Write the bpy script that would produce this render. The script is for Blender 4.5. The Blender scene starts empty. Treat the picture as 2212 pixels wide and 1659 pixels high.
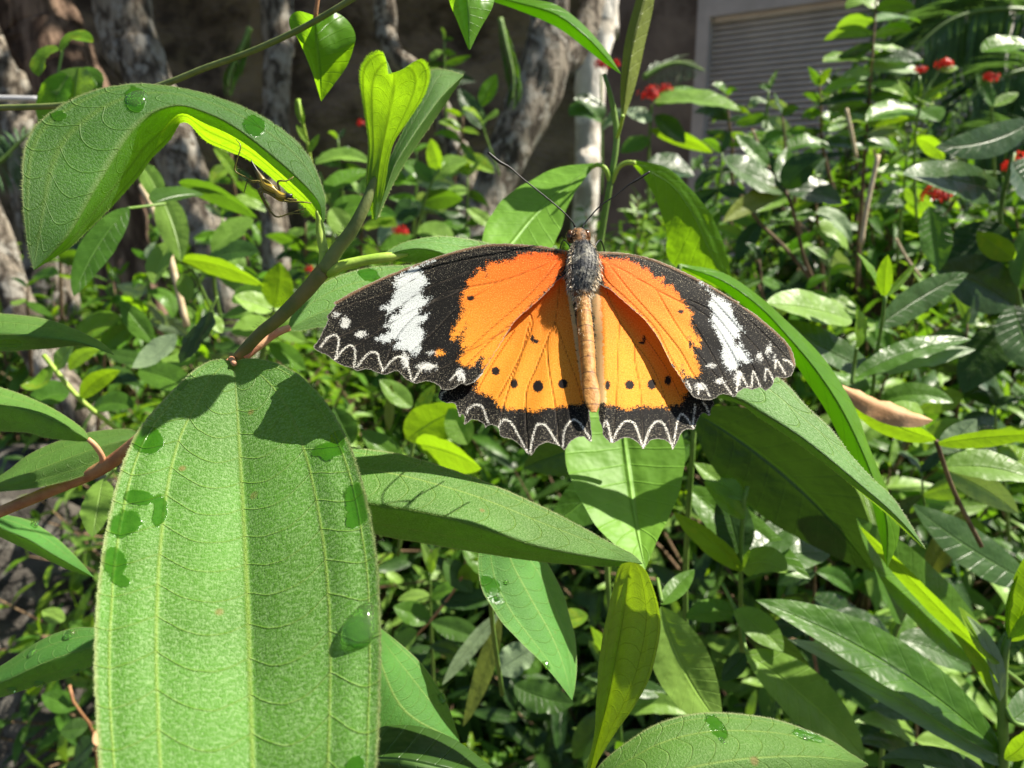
import bpy, math, random
import numpy as np
from mathutils import Vector, Matrix, noise as mnoise
from mathutils.geometry import delaunay_2d_cdt
random.seed(7); rng = np.random.default_rng(7)
S = bpy.context.scene; COL = S.collection
R = math.radians
# ------------------------------------------------------------------ camera, sky, sun, exposure
PITCH = R(14); CAMZ = 1.2; K = 0.69/1106.0          # K: metres per picture unit per metre of depth (picture 2212 wide)
cd = bpy.data.cameras.new("camera"); cam = bpy.data.objects.new("camera", cd); COL.objects.link(cam)
cam.location = (0, 0, CAMZ); cam.rotation_euler = (R(90)-PITCH, 0, 0)
cd.sensor_width = 36; cd.lens = 18/0.69; cd.clip_start = 0.005; cd.clip_end = 300
cd.dof.use_dof = True; cd.dof.focus_distance = 0.145; cd.dof.aperture_fstop = 27
S.camera = cam
SUN = Vector((0.58, 0.13, 0.80)).normalized()
W = bpy.data.worlds.new("World"); S.world = W; W.use_nodes = True
wn = W.node_tree; sky = wn.nodes.new("ShaderNodeTexSky"); sky.sky_type = 'NISHITA'; sky.sun_disc = False
sky.sun_elevation = math.asin(SUN.z); sky.sun_rotation = math.atan2(SUN.x, SUN.y)
wn.links.new(sky.outputs[0], wn.nodes["Background"].inputs[0]); wn.nodes["Background"].inputs[1].default_value = 0.05
sl = bpy.data.lights.new("sun", 'SUN'); sl.energy = 5.0; sl.angle = R(0.5); sl.color = (1, 0.93, 0.80)
so = bpy.data.objects.new("sun", sl); COL.objects.link(so); so.rotation_euler = SUN.to_track_quat('Z', 'Y').to_euler()
so.location = (3, 1, 6)
S.view_settings.view_transform = 'Standard'; S.view_settings.look = 'None'; S.view_settings.gamma = 1
S.view_settings.exposure = 1.15
S.cycles.max_bounces = 8; S.cycles.transparent_max_bounces = 8

CP, SP = math.cos(PITCH), math.sin(PITCH)
def P(x, y, d):
    """point seen at picture position x, y (0..2212, 0..1659) at depth d metres"""
    r = (x-1106)*K*d; u = -(y-829.5)*K*d
    return np.array((r, d*CP+u*SP, CAMZ-d*SP+u*CP))
def nrm(v):
    v = np.asarray(v, float); return v/(np.linalg.norm(v)+1e-12)
# ------------------------------------------------------------------ materials
def newmat(name):
    m = bpy.data.materials.new(name); m.use_nodes = True; nt = m.node_tree; nt.nodes.clear()
    return m, nt
class NT:
    def __init__(s, nt): s.nt = nt
    def n(s, t, **kw):
        o = s.nt.nodes.new(t)
        for k, v in kw.items():
            if k.startswith('i_'): o.inputs[k[2:].replace('_', ' ')].default_value = v
            else: setattr(o, k, v)
        return o
    def l(s, a, b): s.nt.links.new(a, b)
    def put(s, v, sock):
        if isinstance(v, (int, float, tuple)): sock.default_value = v
        else: s.l(v, sock)
    def m(s, op, a, b=0.0, c=None, clamp=False):
        o = s.n('ShaderNodeMath', operation=op); o.use_clamp = clamp
        s.put(a, o.inputs[0]); s.put(b, o.inputs[1])
        if c is not None: s.put(c, o.inputs[2])
        return o.outputs[0]
    def mix(s, f, a, b, mode='MIX'):
        o = s.n('ShaderNodeMix', data_type='RGBA', blend_type=mode)
        s.put(f, o.inputs[0]); s.put(a, o.inputs[6]); s.put(b, o.inputs[7]); return o.outputs[2]
    def ss(s, x, lo, hi, a=0.0, b=1.0):
        o = s.n('ShaderNodeMapRange', interpolation_type='SMOOTHSTEP')
        s.put(x, o.inputs[0]); s.put(lo, o.inputs[1]); s.put(hi, o.inputs[2]); s.put(a, o.inputs[3]); s.put(b, o.inputs[4]); return o.outputs[0]
    def noise(s, vec, scale, detail=2, rough=.5, dist=0):
        o = s.n('ShaderNodeTexNoise'); o.inputs['Scale'].default_value = scale; o.inputs['Detail'].default_value = detail
        o.inputs['Roughness'].default_value = rough; o.inputs['Distortion'].default_value = dist
        s.l(vec, o.inputs['Vector']); return o.outputs[0]
    def vor(s, vec, scale, feat='F1'):
        o = s.n('ShaderNodeTexVoronoi', feature=feat); o.inputs['Scale'].default_value = scale
        s.l(vec, o.inputs['Vector']); return o.outputs[0]
    def attr(s, name): return s.n('ShaderNodeAttribute', attribute_name=name).outputs['Fac']
    def bump(s, h, strength, dist):
        o = s.n('ShaderNodeBump'); o.inputs['Strength'].default_value = strength; o.inputs['Distance'].default_value = dist
        s.l(h, o.inputs['Height']); return o.outputs[0]
    def scalevec(s, v, sx, sy, sz):
        o = s.n('ShaderNodeMapping'); s.l(v, o.inputs[0]); o.inputs[3].default_value = (sx, sy, sz); return o.outputs[0]

def C3(c): return (c[0], c[1], c[2], 1.0)
def leaf_out(h, col, tcol, rough, nor, tfac=.35, spec=.5):
    b = h.n('ShaderNodeBsdfPrincipled'); h.put(col, b.inputs['Base Color']); h.put(rough, b.inputs['Roughness'])
    h.put(spec, b.inputs['Specular IOR Level'])
    t = h.n('ShaderNodeBsdfTranslucent'); h.put(tcol, t.inputs[0])
    if nor is not None: h.l(nor, b.inputs['Normal']); h.l(nor, t.inputs['Normal'])
    mx = h.n('ShaderNodeMixShader'); h.put(tfac, mx.inputs[0]); h.l(b.outputs[0], mx.inputs[1]); h.l(t.outputs[0], mx.inputs[2])
    o = h.n('ShaderNodeOutputMaterial'); h.l(mx.outputs[0], o.inputs[0])

def hairy_leaf(name, base=(.055, .17, .03), pale=(.30, .47, .27), trans=(.42, .70, .02), veincol=(.35, .5, .12), hairamt=.7, tfac=.33, red=0.0, vw=1.0):
    m, nt = newmat(name); h = NT(nt)
    tc = h.n('ShaderNodeTexCoord'); ob = tc.outputs['Object']; uv = tc.outputs['UV']
    sx = h.n('ShaderNodeSeparateXYZ'); h.l(uv, sx.inputs[0]); u, v = sx.outputs[0], sx.outputs[1]   # u -1..1, v 0..1
    au = h.m('ABSOLUTE', u)
    wob = h.m('MULTIPLY', h.m('SUBTRACT', h.noise(uv, 5, 2), .5), .03)
    au2 = h.m('ADD', au, wob)
    # longitudinal veins at 0, .5, .86
    def vein(c, w): return h.ss(h.m('ABSOLUTE', h.m('SUBTRACT', au2, c)), 0.0, w*vw, 1.0, 0.0)
    v0 = h.ss(au, 0.0, .02*vw*1.6, 1.0, 0.0); v1 = vein(.61, .022); v2 = vein(.91, .016)
    veins = h.m('MAXIMUM', v0, h.m('MAXIMUM', v1, v2))
    # ladder of cross veins arching between them
    arch = h.m('MULTIPLY', h.m('ABSOLUTE', h.m('SINE', h.m('MULTIPLY', au, 5.15))), -.035)
    lad = h.m('ABSOLUTE', h.m('SINE', h.m('MULTIPLY', h.m('ADD', h.m('ADD', v, arch), h.m('MULTIPLY', wob, .35)), 48.0)))
    cross = h.ss(lad, 0.0, .13, 1.0, 0.0)
    # fine appressed hairs
    hv = h.scalevec(uv, 7.0, 62.0, 1.0)                        # short hairs lying across the blade
    n1 = h.noise(hv, 3.4, 2, .65, .6); n2 = h.noise(h.scalevec(uv, 30.0, 62.0, 1.0), 2.6, 2, .6); n3 = h.noise(ob, 60, 2)
    hair = h.ss(h.m('ADD', h.m('MULTIPLY', n1, .6), h.m('MULTIPLY', n2, .4)), .42, .66)
    wet = h.attr('wet')
    wn_ = h.m('ADD', wet, h.m('MULTIPLY', h.m('SUBTRACT', h.noise(ob, 330, 4, .6), .5), .6))
    wt = h.ss(wn_, .45, .55)
    hf = h.m('MULTIPLY', h.m('MULTIPLY', hair, h.m('ADD', h.m('MULTIPLY', n3, .5), .6)), hairamt)
    hf = h.m('MULTIPLY', hf, h.m('SUBTRACT', 1.0, wt))
    blotch = h.noise(ob, 35, 3, .6)
    b1 = h.mix(h.ss(blotch, .35, .7), C3(base), C3([min(1, c*1.45+.01) for c in base]))
    if red:
        rr = h.ss(h.noise(ob, 90, 3, .6), .48, .62)
        b1 = h.mix(h.m('MULTIPLY', rr, red), b1, (.35, .12, .03, 1))
    c = h.mix(hf, b1, C3(pale))
    c = h.mix(h.m('MULTIPLY', veins, .6), c, C3(veincol))
    c = h.mix(h.m('MULTIPLY', cross, .3), c, C3(veincol))
    c = h.mix(h.m('MULTIPLY', wt, h.ss(h.noise(ob, 900, 2), .3, .7, .95, .7)), c, (.03, .14, .006, 1))
    sp = h.ss(h.vor(ob, 95), .10, .05); c = h.mix(h.m('MULTIPLY', sp, h.ss(h.noise(ob, 22, 2), .56, .6)), c, (.22, .20, .05, 1))
    rim = h.ss(au, .965, 1.0)
    c = h.mix(h.m('MULTIPLY', rim, .45), c, (.45, .42, .2, 1))
    tcol = h.mix(h.m('MULTIPLY', h.m('MAXIMUM', veins, h.m('MULTIPLY', cross, .22)), .75), C3(trans), C3([k*.3 for k in trans]))
    tcol = h.mix(h.m('MULTIPLY', h.ss(h.noise(ob, 420, 4, .75), .35, .62), .55), tcol, C3([k*.6 for k in trans]))
    hh = h.m('ADD', h.m('MULTIPLY', n1, .9), h.m('MULTIPLY', n2, .6))
    hh = h.m('MULTIPLY', hh, h.m('SUBTRACT', 1.0, h.m('MULTIPLY', wt, .72)))
    hh = h.m('ADD', hh, h.m('ADD', h.m('MULTIPLY', veins, -.3), h.m('MULTIPLY', cross, -.7)))
    nor = h.bump(hh, .75, .0003)
    rough = h.m('SUBTRACT', .55, h.m('MULTIPLY', wt, .43))
    leaf_out(h, c, tcol, rough, nor, tfac, .5)
    return m

def gloss_leaf(name, base, base2, trans, rough=.32, tfac=.3, spot=0.0, pale=.0):
    """pinnately veined shrub leaf; 'rnd' varies it leaf by leaf"""
    m, nt = newmat(name); h = NT(nt)
    tc = h.n('ShaderNodeTexCoord'); uv = tc.outputs['UV']; ob = tc.outputs['Object']
    sx = h.n('ShaderNodeSeparateXYZ'); h.l(uv, sx.inputs[0]); u, v = sx.outputs[0], sx.outputs[1]
    au = h.m('ABSOLUTE', u); mid = h.ss(au, 0.0, .07, 1.0, 0.0)
    sv = h.m('ABSOLUTE', h.m('SINE', h.m('MULTIPLY', h.m('SUBTRACT', v, h.m('MULTIPLY', h.m('POWER', au, .8), .13)), 34.0)))
    side = h.ss(sv, 0.0, .22, 1.0, 0.0)
    rnd = h.attr('rnd')
    c = h.mix(h.ss(rnd, 0.1, .9), C3(base), C3(base2))
    c = h.mix(h.m('MULTIPLY', h.ss(h.noise(ob, 45, 3, .6), .4, .7), .35), c, C3([k*1.7 for k in base2]))
    if spot:
        sp = h.ss(h.noise(ob, 130, 2, .6), .55, .62); c = h.mix(h.m('MULTIPLY', sp, spot), c, (.45, .5, .03, 1))
    c = h.mix(h.m('MULTIPLY', mid, .4), c, C3([min(1, k*2.4+.03) for k in base2]))
    c = h.mix(h.m('MULTIPLY', side, .12), c, C3([min(1, k*2+.02) for k in base2]))
    if pale: c = h.mix(pale, c, (.38, .48, .36, 1))
    t2 = h.mix(h.m('MULTIPLY', h.m('MAXIMUM', mid, h.m('MULTIPLY', side, .35)), .5), C3(trans), C3([k*.4 for k in trans]))
    t2 = h.mix(h.m('MULTIPLY', h.ss(rnd, 0, 1), .5), t2, C3([k*.6 for k in trans]))
    hh = h.m('ADD', h.m('MULTIPLY', h.m('MAXIMUM', mid, h.m('MULTIPLY', side, .15)), -1.0), h.m('MULTIPLY', h.noise(ob, 75, 3), 2.6))
    nor = h.bump(hh, .6, .0012)
    leaf_out(h, c, t2, rough, nor, tfac, .33)
    return m

def simple(name, c1, c2, scale, rough=.7, bump=.3, bd=.002, stretch=(1, 1, 1), lo=.35, hi=.65, c3=None, s3=None, spec=.4, amt3=.8, det=5):
    m, nt = newmat(name); h = NT(nt)
    ob = h.n('ShaderNodeTexCoord').outputs['Object']; sv = h.scalevec(ob, *stretch)
    n = h.noise(sv, scale, det, .62, .2)
    c = h.mix(h.ss(n, lo, hi), C3(c1), C3(c2))
    if c3:
        c = h.mix(h.m('MULTIPLY', h.ss(h.noise(ob, s3, 4, .6), .52, .6), amt3), c, C3(c3))
    b = h.n('ShaderNodeBsdfPrincipled'); h.l(c, b.inputs['Base Color']); b.inputs['Roughness'].default_value = rough
    b.inputs['Specular IOR Level'].default_value = spec
    h.l(h.bump(h.noise(sv, scale*1.7, det, .7), bump, bd), b.inputs['Normal'])
    o = h.n('ShaderNodeOutputMaterial'); h.l(b.outputs[0], o.inputs[0])
    return m

M = {}
M['hairy'] = hairy_leaf('hairy leaf', (.065, .18, .014), (.27, .42, .14), (.30, .56, .02), (.3, .44, .08), hairamt=.6)
M['hairy_silver'] = hairy_leaf('silvery hairy leaf', (.062, .19, .012), (.34, .52, .22), (.30, .56, .02), (.30, .44, .07), hairamt=.68)
M['hairy_thin'] = hairy_leaf('thin hairy leaf', (.05, .15, .02), (.30, .46, .24), (.42, .76, .008), (.18, .32, .05), hairamt=.5, tfac=.55, vw=3.2)
M['young'] = hairy_leaf('young yellow leaf', (.27, .42, .03), (.42, .52, .18), (.44, .70, .01), (.16, .25, .02), .35, .35, red=.15)
M['smooth'] = hairy_leaf('smooth ribbed leaf', (.06, .20, .025), (.14, .34, .10), (.4, .7, .02), hairamt=.35, tfac=.35)
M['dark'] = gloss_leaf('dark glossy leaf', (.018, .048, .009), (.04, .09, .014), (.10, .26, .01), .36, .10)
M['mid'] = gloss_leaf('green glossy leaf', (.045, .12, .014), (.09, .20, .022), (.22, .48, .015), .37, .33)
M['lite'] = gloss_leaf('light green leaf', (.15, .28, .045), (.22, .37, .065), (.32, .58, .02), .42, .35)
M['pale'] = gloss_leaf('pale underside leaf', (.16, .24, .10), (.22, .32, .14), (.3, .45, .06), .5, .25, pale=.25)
M['yel'] = gloss_leaf('yellow green leaf', (.12, .26, .018), (.19, .33, .03), (.33, .58, .01), .32, .48, spot=.3)
M['glow'] = gloss_leaf('thin bright leaf', (.08, .22, .015), (.12, .28, .02), (.40, .78, .01), .35, .52)
M['lime'] = gloss_leaf('lime leaf', (.13, .32, .035), (.20, .40, .05), (.30, .58, .015), .5, .4)
M['olive'] = gloss_leaf('olive leaf', (.16, .2, .03), (.2, .25, .04), (.35, .4, .03), .45, .35)
M['dry'] = simple('dry brown leaf', (.42, .22, .09), (.62, .38, .20), 60, .7, .5, .001)
M['stem'] = simple('hairy green brown stem', (.12, .14, .035), (.20, .17, .055), 160, .6, .5, .0006)
M['stemgreen'] = simple('hairy olive green stem', (.12, .17, .04), (.19, .23, .07), 200, .6, .5, .0006)
M['stemred'] = simple('reddish brown stem', (.30, .13, .06), (.42, .22, .10), 200, .6, .5, .0006)
M['petgreen'] = simple('green petiole', (.25, .42, .04), (.38, .52, .08), 220, .55, .4, .0004)
M['petred'] = simple('pink petiole', (.55, .22, .13), (.6, .36, .2), 220, .55, .4, .0004)
M['twig'] = simple('brown twig', (.10, .06, .035), (.22, .15, .08), 90, .8, .5, .001)
M['straw'] = simple('straw stalk', (.50, .38, .22), (.62, .52, .34), 90, .7, .5, .001)
M['greenstem'] = simple('green shoot', (.10, .2, .03), (.17, .28, .05), 90, .5, .3, .001)
M['barkg'] = simple('grey lichen bark', (.10, .08, .06), (.44, .38, .30), 44, .9, 1.0, .03, (1, 1, .4), .42, .6, (.56, .53, .46), 30, .2)
M['barkw'] = simple('whitish bark', (.50, .43, .34), (.80, .76, .68), 16, .85, .8, .012, (1, 1, .4), .3, .6, (.22, .18, .12), 11, .2, .6)
M['barkr'] = simple('reddish fibrous bark', (.09, .055, .038), (.34, .23, .16), 30, .9, 1.0, .025, (1, 1, .12), .38, .66, (.05, .03, .02), 8, .2)
M['earth'] = simple('brown earth bank', (.06, .042, .03), (.23, .165, .115), 3.6, .95, 1.0, .06, (1, 1, 1.6), .35, .65, (.30, .22, .13), 1.7, .1, .6)
M['soil'] = simple('dark soil with litter', (.03, .022, .015), (.11, .08, .05), 14, .95, 1.0, .02, c3=(.22, .16, .09), s3=30)
M['rock'] = simple('grey stone', (.028, .024, .02), (.085, .075, .062), 9, .9, 1.0, .02, c3=(.15, .14, .12), s3=26)
M['wallb'] = simple('stained render wall', (.13, .11, .09), (.22, .19, .15), 1.6, .9, .4, .01, c3=(.08, .065, .05), s3=1.1)
M['paint'] = simple('grey painted frame', (.42, .41, .38), (.5, .49, .46), 3, .6, .05, .002)
M['shutter'] = simple('grey metal shutter', (.44, .44, .42), (.54, .54, .51), 2, .5, .05, .002)
M['black'] = simple('black chitin', (.008, .008, .008), (.02, .02, .018), 3000, .45, .3, .00005)
M['palm'] = gloss_leaf('palm leaflet', (.05, .11, .045), (.10, .18, .08), (.2, .4, .06), .4, .25)
M['frondlit'] = gloss_leaf('sun painted fern leaflet', (.25, .32, .22), (.35, .4, .3), (.3, .4, .2), .4, .2)  # white sunlight on the fern put into the leaflet colour
M['metal'] = simple('white wire', (.6, .6, .6), (.75, .75, .75), 30, .3, .1, .001)
def redmat():
    m, nt = newmat('red petal'); h = NT(nt)
    ob = h.n('ShaderNodeTexCoord').outputs['Object']
    c = h.mix(h.noise(ob, 60, 2), (.34, .010, .009, 1), (.58, .03, .02, 1))
    leaf_out(h, c, (.8, .05, .03, 1), .5, None, .3, .3); return m
M['red'] = redmat()
def watermat():
    m, nt = newmat('water'); h = NT(nt)
    b = h.n('ShaderNodeBsdfPrincipled'); b.inputs['Base Color'].default_value = (.6, .92, .35, 1); b.inputs['Roughness'].default_value = .06
    b.inputs['IOR'].default_value = 1.33; b.inputs['Transmission Weight'].default_value = .95
    o = h.n('ShaderNodeOutputMaterial'); h.l(b.outputs[0], o.inputs[0]); return m
M['water'] = watermat()
# ------------------------------------------------------------------ object helpers
def empty(name, loc, label, cat, group=None):
    o = bpy.data.objects.new(name, None); COL.objects.link(o); o.location = tuple(loc); o.empty_display_size = .02
    o['label'] = label; o['category'] = cat
    if group: o['group'] = group
    return o
def mk(name, V, F, mat, parent=None, uv=None, attrs=None, smooth=True, origin=None):
    V = np.asarray(V, float)
    org = np.array(origin if origin is not None else (parent_origin(parent) if parent else (0, 0, 0)), float)
    me = bpy.data.meshes.new(name); me.from_pydata((V-org).tolist(), [], F if isinstance(F, list) else F.tolist())
    if uv is not None:
        l = me.uv_layers.new(name='UVMap'); idx = np.empty(len(me.loops), int); me.loops.foreach_get('vertex_index', idx)
        l.data.foreach_set('uv', np.asarray(uv, float)[idx].ravel())
    for k, a in (attrs or {}).items():
        at = me.attributes.new(k, 'FLOAT', 'POINT'); at.data.foreach_set('value', np.asarray(a, float).ravel())
    if smooth: me.polygons.foreach_set('use_smooth', [True]*len(me.polygons))
    mats = mat if isinstance(mat, (list, tuple)) else [mat]
    for q in mats: me.materials.append(q)
    o = bpy.data.objects.new(name, me); COL.objects.link(o)
    if parent: o.parent = parent
    else: o.location = tuple(org)
    return o
def parent_origin(p):
    v = Vector((0, 0, 0))
    while p: v = v+p.location; p = p.parent
    return tuple(v)
def tag(o, label, cat, group=None):
    o['label'] = label; o['category'] = cat
    if group: o['group'] = group
    return o
def struct(o, kind='structure'): o['kind'] = kind; return o
class MB:
    def __init__(s): s.V = []; s.F = []; s.U = []; s.A = []; s.n = 0
    def add(s, V, F, U=None, A=0.0):
        V = np.asarray(V, float); s.V.append(V); s.F += [tuple(int(i)+s.n for i in f) for f in F]
        s.U.append(np.asarray(U, float) if U is not None else np.zeros((len(V), 2)))
        s.A.append(np.broadcast_to(np.asarray(A, float), (len(V),))); s.n += len(V)
    def build(s, name, mat, parent=None, attr='rnd', **kw):
        return mk(name, np.concatenate(s.V), s.F, mat, parent, np.concatenate(s.U), {attr: np.concatenate(s.A)}, **kw)
def catmull(pts, n):
    p = np.asarray(pts, float)
    if len(p) < 3:
        t = np.linspace(0, 1, n)[:, None]; return p[0]*(1-t)+p[-1]*t
    e = np.vstack([2*p[0]-p[1], p, 2*p[-1]-p[-2]]); out = []
    for i in range(len(p)-1):
        a, b, c, d = e[i], e[i+1], e[i+2], e[i+3]
        for t in np.linspace(0, 1, 12, endpoint=False):
            out.append(.5*((2*b)+(c-a)*t+(2*a-5*b+4*c-d)*t*t+(3*b-a-3*c+d)*t**3))
    out.append(p[-1]); out = np.array(out)
    L = np.r_[0, np.cumsum(np.linalg.norm(np.diff(out[:, :3] if out.shape[1] > 2 else out, axis=0), axis=1))]
    t = np.linspace(0, L[-1], n); return np.stack([np.interp(t, L, out[:, k]) for k in range(out.shape[1])], 1)
def tube(mb, pts, rad, nseg=8, ns=None, jit=0.0, cap=True):
    """pts world (n,3), rad scalar or list"""
    rad = np.broadcast_to(np.asarray(rad, float), (len(pts),))
    q = catmull(np.c_[np.asarray(pts, float), rad], ns or max(4, len(pts)*4))
    C, r = q[:, :3], q[:, 3]; T = np.gradient(C, axis=0); ref = nrm((.31, -.7, .64)); V = []; U = []
    for i in range(len(C)):
        t = nrm(T[i]); a = nrm(np.cross(t, ref)); b = np.cross(t, a)
        for k in range(nseg):
            th = 2*math.pi*k/nseg; rr = r[i]*(1+jit*rng.uniform(-1, 1)); V.append(C[i]+rr*(a*math.cos(th)+b*math.sin(th))); U.append((k/nseg, i/len(C)))
    F = [(i*nseg+k, i*nseg+(k+1) % nseg, (i+1)*nseg+(k+1) % nseg, (i+1)*nseg+k) for i in range(len(C)-1) for k in range(nseg)]
    if cap: F += [tuple(range(nseg))[::-1], tuple((len(C)-1)*nseg+k for k in range(nseg))]
    mb.add(V, F, U)
def pxtube(mb, pts, rpx, **kw):
    """pts (x,y,d), radius in picture units"""
    r = [(rpx if not hasattr(rpx, '__len__') else rpx[i])*K*p[2] for i, p in enumerate(pts)]
    tube(mb, [P(*p) for p in pts], r, **kw)

def loft(mb, L, Mi, Rr, nv=40, nu=8, quilt=0.0, curl=0.0, wav=0.0, fringe=0.0, wet=None, rnd=.5, jag=0.0, veins=(.61, .91)):
    """leaf surface between a left rail, a midrib and a right rail, each (n,3) world; nu quads per half"""
    Lr, Mr, Rr_ = (catmull(r, nv+1) for r in (L, Mi, Rr))
    rows = []; us = np.r_[np.linspace(-1, 0, nu+1), np.linspace(0, 1, nu+1)[1:]]
    for s_ in us:
        a = Lr if s_ < 0 else Rr_; t = abs(s_); rows.append(Mr*(1-t)+a*t)
    G = np.stack(rows, 1)                                      # (nv+1, 2nu+1, 3)
    dv = np.gradient(G, axis=0); du = np.gradient(G, axis=1); N = np.cross(dv, du); ln = np.linalg.norm(N, axis=2, keepdims=True)
    N = N/np.maximum(ln, 1e-12)
    fw = np.array((0, CP, -SP)); sgn = np.sign((N*fw).sum(2)); s0 = 1 if (sgn < 0).sum() > (sgn > 0).sum() else -1
    N = N*s0                                                   # towards the camera side
    wid = np.linalg.norm(Lr-Rr_, axis=1)[:, None]
    au = np.abs(us)[None, :]
    bul = np.zeros_like(au)
    ks = [0]+list(veins)+[1.08]
    for a, b in zip(ks[:-1], ks[1:]):
        mk_ = (au >= a) & (au < b); bul = np.where(mk_, np.sin(np.pi*(au-a)/(b-a)), bul)
    vv = np.linspace(0, 1, nv+1)[:, None]
    disp = wid*(quilt*bul+curl*(au*au)*-1)*np.sin(np.pi*np.clip(vv, .0, 1))**.4
    ph = rng.uniform(0, 6)
    disp = disp+wid*wav*np.sin(vv*17+ph+us[None, :]*1.5)*au**2*np.sin(np.pi*vv)+wid*wav*.6*np.sin(vv*41+ph*2+us[None, :]*3)*au**3*np.sin(np.pi*vv)
    if jag:
        j = rng.uniform(-1, 1, (nv+1,))*jag
        for k, col in ((0, -1), (-1, 1)):
            out = nrm2(G[:, k]-Mr); G[:, k] += out*j[:, None]; j = j[::-1]
    G = G+N*disp[..., None]
    nc = len(us); V = G.reshape(-1, 3); U = np.stack([np.broadcast_to(us[None, :], (nv+1, nc)), np.broadcast_to(vv, (nv+1, nc))], 2).reshape(-1, 2)
    F = [(i*nc+k, i*nc+k+1, (i+1)*nc+k+1, (i+1)*nc+k) for i in range(nv) for k in range(nc-1)]
    wt = np.zeros(len(V))
    if wet:                                                    # patches of standing water, given in picture units
        X = px_of(V)
        for (cx, cy, rx, ry, rot) in wet:
            c_, s_ = math.cos(rot), math.sin(rot); dx, dy = X[:, 0]-cx, X[:, 1]-cy
            e = np.sqrt(((dx*c_+dy*s_)/rx)**2+((-dx*s_+dy*c_)/ry)**2); wt = np.maximum(wt, np.clip(1.0-.5*e, 0, 1))
    mb.add(V, F, U, rnd); mb.wet = getattr(mb, 'wet', []); mb.wet.append(wt)
    if fringe:                                                 # short marginal hairs
        hv, hf = [], []
        for k in (0, nc-1):
            edge = catmull(G[:, k], int(nv*5)); inn = catmull(G[:, 1 if k == 0 else nc-2], int(nv*5))
            for i in range(1, len(edge)-1):
                o = nrm(edge[i]-inn[i]); t = nrm(edge[i+1]-edge[i]); ln_ = fringe*rng.uniform(.4, 1.2)
                n_ = np.cross(o, t); w_ = fringe*.16
                b = len(hv); hv += [edge[i]-t*w_-o*w_, edge[i]+t*w_-o*w_, edge[i]+o*ln_+t*ln_*rng.uniform(-.1, .9)+n_*ln_*rng.uniform(-.4, .4)]
                hf.append((b, b+1, b+2))
        mb.add(hv, hf, [(1, .5)]*len(hv), rnd); mb.wet.append(np.zeros(len(hv)))
    return G
def nrm2(a): return a/(np.linalg.norm(a, axis=1, keepdims=True)+1e-9)
def px_of(V):
    d = V-np.array((0, 0, CAMZ)); f = d[:, 1]*CP-d[:, 2]*SP; u = d[:, 1]*SP+d[:, 2]*CP
    return np.stack([d[:, 0]/f/K+1106, -u/f/K+829.5], 1)
def rail(pts): return np.array([P(*p) for p in catmull(pts, len(pts)*3)])
def pleaf(parent, L, Mi, Rr, mat, name='leaf', label=None, **kw):
    mb = MB(); G = loft(mb, rail(L), rail(Mi), rail(Rr), **kw)
    V = np.concatenate(mb.V)
    o = mk(name, V, mb.F, mat, parent, np.concatenate(mb.U), {'rnd': np.concatenate(mb.A), 'wet': np.concatenate(mb.wet)})
    if label: o['label'] = label
    return o, G
# ------------------------------------------------------------------ ground, bank, building, boulders
def ground():
    n = 90; xs = np.sign(np.linspace(-1, 1, n))*np.abs(np.linspace(-1, 1, n))**2.2*60; ys = np.linspace(0, 1, n)**2.2*90-3
    V = []
    for y in ys:
        for x in xs:
            V.append((x, y, .05*mnoise.noise(Vector((x*1.3, y*1.3, 0)))+.015*mnoise.noise(Vector((x*7, y*7, 3)))))
    F = [(i*n+k, i*n+k+1, (i+1)*n+k+1, (i+1)*n+k) for i in range(n-1) for k in range(n-1)]
    struct(mk('ground', V, F, M['soil']))
ground()
def bank():
    nx, nz = 90, 50; V = []
    for j in range(nz):
        for i in range(nx):
            x = -6+6.35*i/(nx-1); z = -.1+4.6*j/(nz-1)
            y = 3.4+.22*mnoise.fractal(Vector((x*.9, z*1.3, 1)), 1, 2, 5)+.05*mnoise.fractal(Vector((x*5, z*5, 1)), 1, 2, 3)+z*.12+.12*x*0
            V.append((x, y, z))
    F = [(i*nx+k, i*nx+k+1, (i+1)*nx+k+1, (i+1)*nx+k) for i in range(nz-1) for k in range(nx-1)]
    n0 = len(V); V += [(-6, 4.9, -.1), (.35, 4.9, -.1), (.35, 4.9, 4.5), (-6, 4.9, 4.5)]
    F += [(n0+1, n0, n0+3, n0+2), ((nz-1)*nx, (nz-1)*nx+nx-1, n0+2, n0+3), (nx-1, n0+1, n0+2, nz*nx-1), (0, (nz-1)*nx, n0+3, n0)]
    tag(mk('retaining_wall', V, F, M['earth']), 'rough brown earthen wall in shade behind the grey tree trunks', 'wall')
bank()
def box(mb, o, ax, ay, az):
    o, ax, ay, az = (np.array(v, float) for v in (o, ax, ay, az))
    V = [o, o+ax, o+ax+ay, o+ay, o+az, o+ax+az, o+ax+ay+az, o+ay+az]
    mb.add(V, [(3, 2, 1, 0), (4, 5, 6, 7), (0, 1, 5, 4), (1, 2, 6, 5), (2, 3, 7, 6), (3, 0, 4, 7)])
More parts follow.
